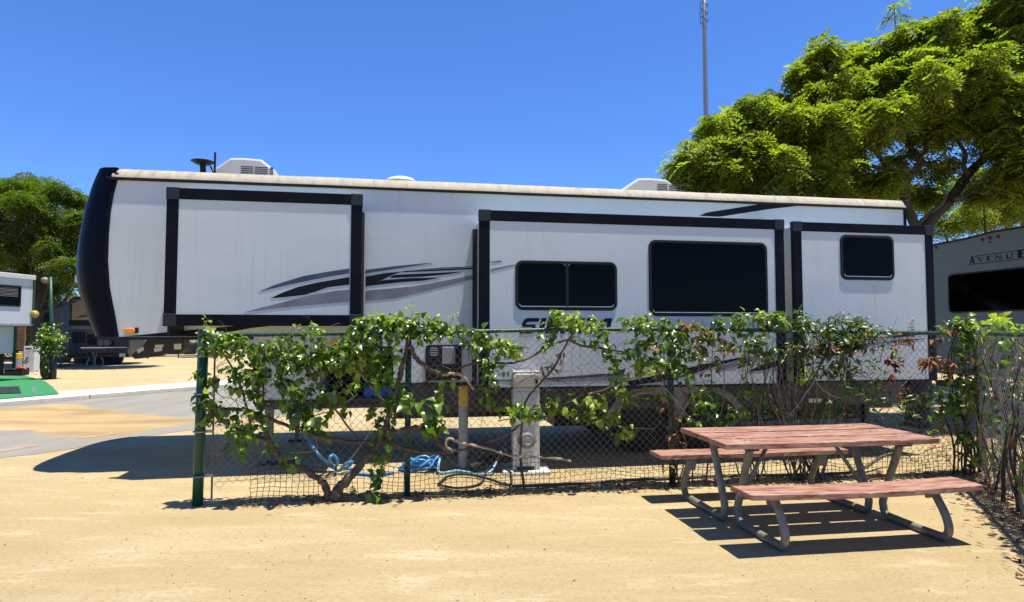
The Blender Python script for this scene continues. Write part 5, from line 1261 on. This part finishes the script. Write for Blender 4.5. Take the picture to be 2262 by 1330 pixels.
# leaf-litter bank under the side fence
lb = MB()
for i in range(2600):
    s_ = rv_.uniform(-.3, 3.8); y = rv_.gauss(.12, .28); p = SP.w((s_, y, 0)); L_ = rv_.uniform(.012, .045); a = rv_.uniform(0, PI); w = L_ * rv_.uniform(.15, .4)
    dx, dy = math.cos(a) * L_, math.sin(a) * L_; nx_, ny_ = -math.sin(a) * w, math.cos(a) * w; z = rv_.uniform(.003, .03)
    lb.add([(p.x - dx, p.y - dy, z), (p.x + nx_, p.y + ny_, z + rv_.uniform(-.0, .015)), (p.x + dx, p.y + dy, z + .006), (p.x - nx_, p.y - ny_, z + .003)], [(0, 1, 2, 3)])
for i in range(1100):
    s_ = rv_.uniform(.2, FL); y = rv_.gauss(-.02, .09); p = FP.w((s_, y, 0)); L_ = rv_.uniform(.01, .04); a = rv_.uniform(0, PI); w = L_ * rv_.uniform(.15, .4)
    dx, dy = math.cos(a) * L_, math.sin(a) * L_; nx_, ny_ = -math.sin(a) * w, math.cos(a) * w; z = rv_.uniform(.003, .02)
    lb.add([(p.x - dx, p.y - dy, z), (p.x + nx_, p.y + ny_, z + .01), (p.x + dx, p.y + dy, z + .006), (p.x - nx_, p.y - ny_, z + .003)], [(0, 1, 2, 3)])
for i in range(2600):  # brown leaf scatter added under the tree to darken the shaded ground
    p = Vector((rv_.uniform(3.2, 8.6), rv_.gauss(10.4, 1.5), 0)); L_ = rv_.uniform(.02, .07); a = rv_.uniform(0, PI); w = L_ * rv_.uniform(.2, .45)
    dx, dy = math.cos(a) * L_, math.sin(a) * L_; nx_, ny_ = -math.sin(a) * w, math.cos(a) * w; z = rv_.uniform(.003, .02)
    lb.add([(p.x - dx, p.y - dy, z), (p.x + nx_, p.y + ny_, z + .012), (p.x + dx, p.y + dy, z + .006), (p.x - nx_, p.y - ny_, z + .003)], [(0, 1, 2, 3)])
tag(build('dry_leaves_and_shade_scatter', lb, LEAF_D), 'dry brown leaves banked along the foot of the fences, with scatter added to darken tree-shaded ground', kind='stuff')
# small weeds at the foot of the fence
for i, (x, y) in enumerate(((1082, 1082), (780, 1086))):
    w_ = Plant('weed', ['tiny green weed on the sand right of the bollard foot', 'small green weed at the foot of the gnarled vine trunk'][i], 'weed', G(x, y + 6))
    w_.stem([w_.base, w_.base + Vector((.01, 0, .04)), w_.base + Vector((.0, .0, .08))], (.003, .002), M['twig'], 'stem', 5, 3)
    for k in range(14):
        a = rv_.uniform(0, 2 * PI); w_.leaf(w_.base + Vector((0, 0, rv_.uniform(.01, .07))), Vector((math.cos(a), math.sin(a), .3)), Vector((0, 0, 1)), rv_.uniform(.03, .06), 'ovate', LEAF)
    w_.finish()

# ================================================================ TREES
def fronds(centres, radii, counts, frond, npair, seed, flat=.7, droop=.5, wl=.30):
    """pinnate fronds: a bent midrib with leaflet pairs, every leaflet a small diamond"""
    r = np.random.default_rng(seed); VV = []
    for c, R_, n in zip(centres, radii, counts):
        d = r.normal(size=(n, 3)); d /= np.linalg.norm(d, axis=1)[:, None]
        q = r.random(n) ** .38
        P = np.array(c)[None] + d * q[:, None] * np.array(R_)[None]
        az = r.random(n) * 2 * np.pi
        out = d * np.array([1, 1, .4]); t = out * .8 + np.stack([np.cos(az), np.sin(az), r.normal(0, .35, n) - .1], 1)
        t /= np.linalg.norm(t, axis=1)[:, None]
        up = np.array([0, 0, 1.0])[None] + r.normal(0, .45, (n, 3)); sx = np.cross(t, up); sx /= np.linalg.norm(sx, axis=1)[:, None]
        nn = np.cross(sx, t)
        Ls = frond * (.7 + .6 * r.random(n))
        for k in range(npair):
            f = (k + .6) / npair
            mid = P + t * (Ls * f)[:, None] - np.array([0, 0, 1.0])[None] * (Ls * droop * f * f)[:, None]
            ll = Ls * .32 * (1 - .45 * abs(f - .4)); w = ll * wl
            for sg in (-1, 1):
                a = mid; dirv = sx * sg + t * .45 + nn * .15; dirv /= np.linalg.norm(dirv, axis=1)[:, None]
                tip = a + dirv * ll[:, None] - np.array([0, 0, 1.0])[None] * (ll * .15)[:, None]
                side_ = t * w[:, None] * .9
                VV.append(np.stack([a, (a + tip) / 2 + side_, tip, (a + tip) / 2 - side_], 1))
    V = np.concatenate(VV).reshape(-1, 3); F = np.arange(len(V)).reshape(-1, 4)
    return V, F
def limb(root, base, pts, r0, r1, m, name='limb', n=9, wob=.5):
    q = spline(pts, 6); rr_ = [r0 + (r1 - r0) * i / (len(q) - 1) for i in range(len(q))]
    q = [a + Vector((random.uniform(-1, 1), random.uniform(-1, 1), random.uniform(-1, 1))) * rr_[i] * wob * .3 for i, a in enumerate(q)]
    return build(name, MB().tube([a - base for a in q], [a * random.uniform(.92, 1.08) for a in rr_], n), m, root, smooth=True)

# right tree -------------------------------------------------------
TY = 10.9
tb = D(2022, 700, TY); tb = Vector((tb.x, TY, 0))
tr = thing('feathery_tree', 'large spreading feathery-leaved tree with crooked dark limbs rising behind the trailer rear', 'tree', tb)
def dp(a, dy=0.0): return [D(x, y, TY + (a_[2] if len(a_) > 2 else dy)) for a_ in a for x, y in [a_[:2]]]
j0 = D(2038, 560, TY)
limb(tr, tb, [tb + Vector((-.0, 0, -.1)), tb + Vector((.05, .05, 1.2)), tb + Vector((-.02, 0, 2.2)), j0], .19, .14, M['bark_dark'], 'trunk', 14)
limb(tr, tb, [j0] + dp([(2022, 500), (2004, 455), (1999, 415), (2012, 385, .1), (2033, 364, .2), (2026, 344, .2), (2005, 318, .3), (1985, 280, .4), (1970, 230, .6), (1950, 170, .8), (1940, 120, 1)]), .088, .022, M['bark_dark'])
limb(tr, tb, dp([(2010, 390), (1985, 380, .1), (1950, 372, .2), (1915, 366, .2), (1885, 374, .1), (1850, 380, 0), (1800, 372, .1), (1740, 340, .3), (1690, 310, .4)]), .045, .012, M['bark'])
limb(tr, tb, dp([(1960, 372), (1940, 345), (1915, 320), (1880, 300), (1840, 270)]), .035, .012, M['bark_dark'])
limb(tr, tb, [j0] + dp([(2052, 495), (2078, 462, .1), (2103, 438, .2), (2125, 405, .3), (2140, 382, .3), (2160, 362, .4), (2180, 342, .5), (2188, 310, .5), (2180, 284, .6), (2195, 240, .8), (2230, 190, 1.0), (2260, 130, 1.2)]), .105, .04, M['bark_dark'], n=11)
limb(tr, tb, dp([(2108, 442), (2130, 436), (2155, 420), (2176, 405), (2215, 390, .3), (2262, 360, .5), (2330, 300, .8)]), .05, .025, M['bark'])
limb(tr, tb, dp([(2140, 385), (2128, 368), (2132, 340), (2110, 300), (2090, 250), (2070, 190), (2050, 130)]), .045, .015, M['bark_dark'])
limb(tr, tb, dp([(2022, 500), (2045, 480), (2068, 462), (2082, 448), (2090, 432), (2082, 420)]), .04, .02, M['bark'])
limb(tr, tb, dp([(2180, 290), (2205, 255), (2240, 240), (2300, 200)]), .05, .02, M['bark_dark'])
limb(tr, tb, dp([(2180, 345), (2200, 350), (2240, 330), (2320, 290)]), .045, .02, M['bark_dark'])
limb(tr, tb, dp([(2015, 380), (2040, 340), (2070, 310), (2110, 280), (2150, 240)]), .03, .012, M['bark_dark'])
limb(tr, tb, dp([(1800, 372), (1780, 330), (1750, 290), (1720, 260)]), .025, .01, M['bark_dark'])
limb(tr, tb, dp([(1885, 374), (1860, 350), (1850, 310), (1830, 270), (1810, 220), (1800, 160)]), .03, .01, M['bark_dark'])
limb(tr, tb, dp([(1740, 345), (1700, 360), (1650, 370), (1590, 375), (1530, 380)]), .025, .01, M['bark_dark'])
cl = [  # x, y, r px, depth offset
 (1500, 380, 24, .4), (1540, 350, 36, .5), (1570, 385, 38, .6), (1600, 300, 40, .6), (1640, 345, 46, .8), (1650, 260, 40, .8), (1700, 300, 46, .9), (1700, 240, 32, .9), (1690, 370, 44, .9), (1745, 260, 26, .8), (1760, 330, 44, 1.0),
 (1770, 170, 26, .9), (1800, 130, 30, 1.0), (1810, 210, 40, 1.0), (1770, 385, 38, .9), (1840, 165, 44, 1.2), (1830, 280, 50, 1.1), (1850, 350, 40, 1.4), (1890, 140, 34, 1.3), (1900, 220, 54, 1.2), (1910, 300, 44, 1.4), (1940, 118, 38, 1.5), (1960, 170, 50, 1.3), (1970, 250, 46, 1.5),
 (2000, 98, 36, 1.6), (2030, 130, 50, 1.3), (2040, 215, 54, 1.3), (2060, 84, 38, 1.6), (2070, 290, 40, 1.8), (2110, 90, 50, 1.4), (2110, 180, 56, 1.1), (2130, 260, 44, 1.4), (2160, 66, 44, 1.6), (2180, 130, 56, 1.2), (2200, 220, 46, 1.0), (2230, 60, 56, 1.4), (2250, 160, 60, 1.1), (2260, 270, 50, .9),
 (2300, 100, 70, 1.3), (2330, 220, 70, 1.0), (2240, -10, 60, 1.5), (2320, 0, 70, 1.4), (2400, 120, 80, 1.2), (2290, 340, 60, 1.2), (2380, 330, 80, 1.0), (1880, 405, 30, 1.8), (1940, 405, 34, 2.0), (1820, 405, 30, 1.6), (1640, 405, 30, 1.2), (1975, 350, 22, 2.0),
 (2210, 320, 30, 1.4), (2230, 390, 34, 1.8), (2262, 410, 34, 2.0), (2160, 430, 22, 2.2), (2070, 370, 24, 2.4), (2040, 430, 30, 2.2)]
C_, R_, N_ = [], [], []
for x, y, rp, dy in cl:
    Y = TY + dy - 1.0 - max(0, y - 80) / 300 * .8 + random.uniform(-.4, .5); p = D(x, y, Y) - tb; r = rp / 1400 * Y
    for q in range(13):
        off = Vector((random.gauss(0, .52), random.gauss(0, .9), random.gauss(0, .46))) * r; f_ = random.uniform(.28, .62)
        C_.append(tuple(p + off)); R_.append((r * f_, r * f_ * 1.2, r * f_ * .55)); N_.append(int(150 * (rp / 40) ** 2 * (f_ / .5) ** 2 * .30))
    C_.append(tuple(p)); R_.append((r * 1.25, r * 1.5, r * 1.05)); N_.append(int(85 * (rp / 40) ** 2))
V, F = fronds(C_, R_, N_, .23, 5, 5, wl=.40)
o = link('crown', np_mesh('crown', V, F, TREE_LEAF), tr); print('tree quads', len(F))
# deeper part of the crown
C_, R_, N_ = [], [], []
for x, y, rp, dy in cl:
    if x < 1560: continue
    Y = TY + dy + 1.9 + random.uniform(-.5, 1.2); p = D(x + random.uniform(-8, 25), y + 12, Y) - tb; r = rp / 1400 * Y
    C_.append(tuple(p)); R_.append((r * .9, r * 1.3, r * .6)); N_.append(int(50 * (rp / 40) ** 2))
V, F = fronds(C_, R_, N_, .26, 5, 6)
o = link('crown', np_mesh('crown', V, F, TREE_LEAF), tr)
# a lone sprig standing above the crown
V, F = fronds([tuple(D(1975, 25, TY + 1.5) - tb)], [(.20, .1, .20)], [13], .26, 8, 9); link('sprig', np_mesh('sprig', V, F, TREE_LEAF), tr)['kind'] = 'stuff'
limb(tr, tb, dp([(1978, 60, 1.5), (1976, 30, 1.5), (1975, 5, 1.5)]), .012, .005, M['bark'], 'sprig_stem', 5)

# left tree and its neighbours beyond the lane ------------------------
def far_tree(px, Y, cl, trunk_r, label, cat='tree', m=TREE_LEAF2, fr=.55, dens=60, seed=1, name='shade_tree', lean=0, back=1.5):
    b0 = D(px, 700, Y); b0 = Vector((b0.x, Y, 0)); t = thing(name, label, cat, b0)
    top_ = D(cl[0][0], cl[0][1], Y)
    limb(t, b0, [b0, b0 + Vector((lean * .3, 0, 1.2)), b0 + Vector((lean, 0, 2.6)), Vector((b0.x * .6 + top_.x * .4, Y, top_.z * .65))], trunk_r, trunk_r * .45, M['bark_dark'], 'trunk', 10)
    C_, R_, N_ = [], [], []
    for i, (x, y, rp) in enumerate(cl):
        yy = Y + (random.uniform(-1.5, 1.5) if i % 2 else random.uniform(0, back)); p = D(x, y, yy); r = rp / 1400 * yy
        if i % 5 == 0: limb(t, b0, [b0 + Vector((lean, 0, 2.4)), (b0 + p) / 2 + Vector((0, 0, .6)), p], trunk_r * .22, .02, M['bark_dark'], 'limb', 6)
        C_.append(tuple(p - b0)); R_.append((r, r * 1.4, r * .7)); N_.append(int(dens * (rp / 30) ** 2))
    V, F = fronds(C_, R_, N_, fr, 5, seed); link('crown', np_mesh('crown', V, F, m), t); return t
far_tree(82, 27, [(95, 410, 28), (40, 420, 34), (0, 425, 34), (140, 430, 28), (-30, 430, 40), (60, 450, 36), (110, 460, 34), (165, 440, 22), (190, 450, 24), (195, 490, 30), (20, 480, 38), (80, 500, 38), (140, 500, 36), (-30, 500, 44), (180, 540, 34), (120, 550, 36), (50, 540, 38), (0, 550, 38), (90, 590, 34), (150, 590, 32), (190, 590, 26), (30, 590, 34), (110, 625, 26), (160, 620, 20), (60, 400, 22), (110, 640, 20), (75, 650, 24), (-60, 460, 50), (-80, 560, 50), (195, 625, 16), (130, 415, 18), (230, 520, 50), (240, 560, 50), (260, 590, 50), (290, 560, 50), (320, 540, 60), (200, 500, 50)],  # clumps behind the nose are unseen, added to shade the vehicles
         .3, 'broad dark-green tree filling the left edge above the white trailer', dens=330, seed=31, fr=.42, back=9)
far_tree(-40, 36, [(60, 620, 40), (0, 640, 44), (110, 650, 36), (40, 680, 40), (-40, 660, 50), (140, 690, 22), (100, 700, 34), (60, 740, 40), (20, 750, 40), (120, 745, 26), (160, 690, 14)], .35, 'low shadowed tree filling the gap behind the camper and lamp post', dens=330, seed=32, fr=.5)
far_tree(330, 52, [(300, 720, 28), (340, 730, 28), (390, 735, 24), (430, 730, 26), (470, 740, 26), (260, 715, 28), (220, 700, 30)], .3, 'distant green tree seen under the trailer nose beyond the far fence', dens=60, seed=33, fr=.6)
far_tree(2190, 17.5, [(2080, 500, 30), (2130, 480, 40), (2190, 470, 50), (2250, 450, 50), (2110, 420, 36), (2170, 400, 40), (2240, 380, 44), (2320, 420, 60), (2050, 440, 26), (2010, 430, 26), (2300, 320, 60), (1960, 425, 24)], .25, 'second darker tree behind the shaded trailer roof at far right', dens=230, seed=34, fr=.3, m=TREE_LEAF)

# leafy bush climbing the post by the lamp
p = G(100, 846)
bb = Plant('post_bush', 'small round leafy bush grown round a stump beside the green lamp post', 'bush', (p.x, p.y, .1))
b0 = bb.base
bb.stem([b0 + Vector((-.02, 0, -.05)), b0 + Vector((-.05, 0, .4)), b0 + Vector((.02, .02, .9)), b0 + Vector((.05, 0, 1.4))], (.13, .07), M['bark'], 'trunk', 9)
for k in range(620):
    q = gauss3().normalized() * (rv_.random() ** .5) * rv_.uniform(.7, 1.15); q = Vector((q.x * .46 + .1 + .1 * math.sin(q.z * 7), q.y * .45, q.z * .62 + 1.2))
    if q.z < .9 and rv_.random() < .4: continue
    bb.leaf(b0 + q, gauss3() + Vector((0, -.3, -.2)), Vector((rv_.gauss(0, .4), -.4, 1)), rv_.uniform(.07, .13), 'ovate', LEAF if rv_.random() < .8 else LEAF_Y)
for k in range(60):
    q = gauss3() * .1; bb.leaf(b0 + Vector((.12 + q.x, q.y - .15, .3 + q.z * 2)), gauss3(), Vector((0, -.4, 1)), .08, 'ovate', LEAF)
bb.finish(120)
# long hedge closing the far side of the site
hb = np.array([0, 58, 0.]); C_, R_, N_ = [], [], []
for k in range(70):
    x = -62 + k * 1.7 + random.uniform(-.5, .5); C_.append((x, random.uniform(-1, 1), 1.3 + random.uniform(-.2, .3))); R_.append((1.6, 1.2, 1.5 + random.uniform(-.2, .4))); N_.append(420)
V, F = fronds(C_, R_, N_, .5, 4, 77)
t = thing('hedge', 'long dark boundary hedge on the far side of the camp site', 'hedge', (0, 58, 0))
link('foliage', np_mesh('foliage', V, F, HEDGE_LEAF), t)['kind'] = 'stuff'
build('woody_core', MB().box(-62, 57, -.2, .2, 0, .7), M['bark_dark'], t)
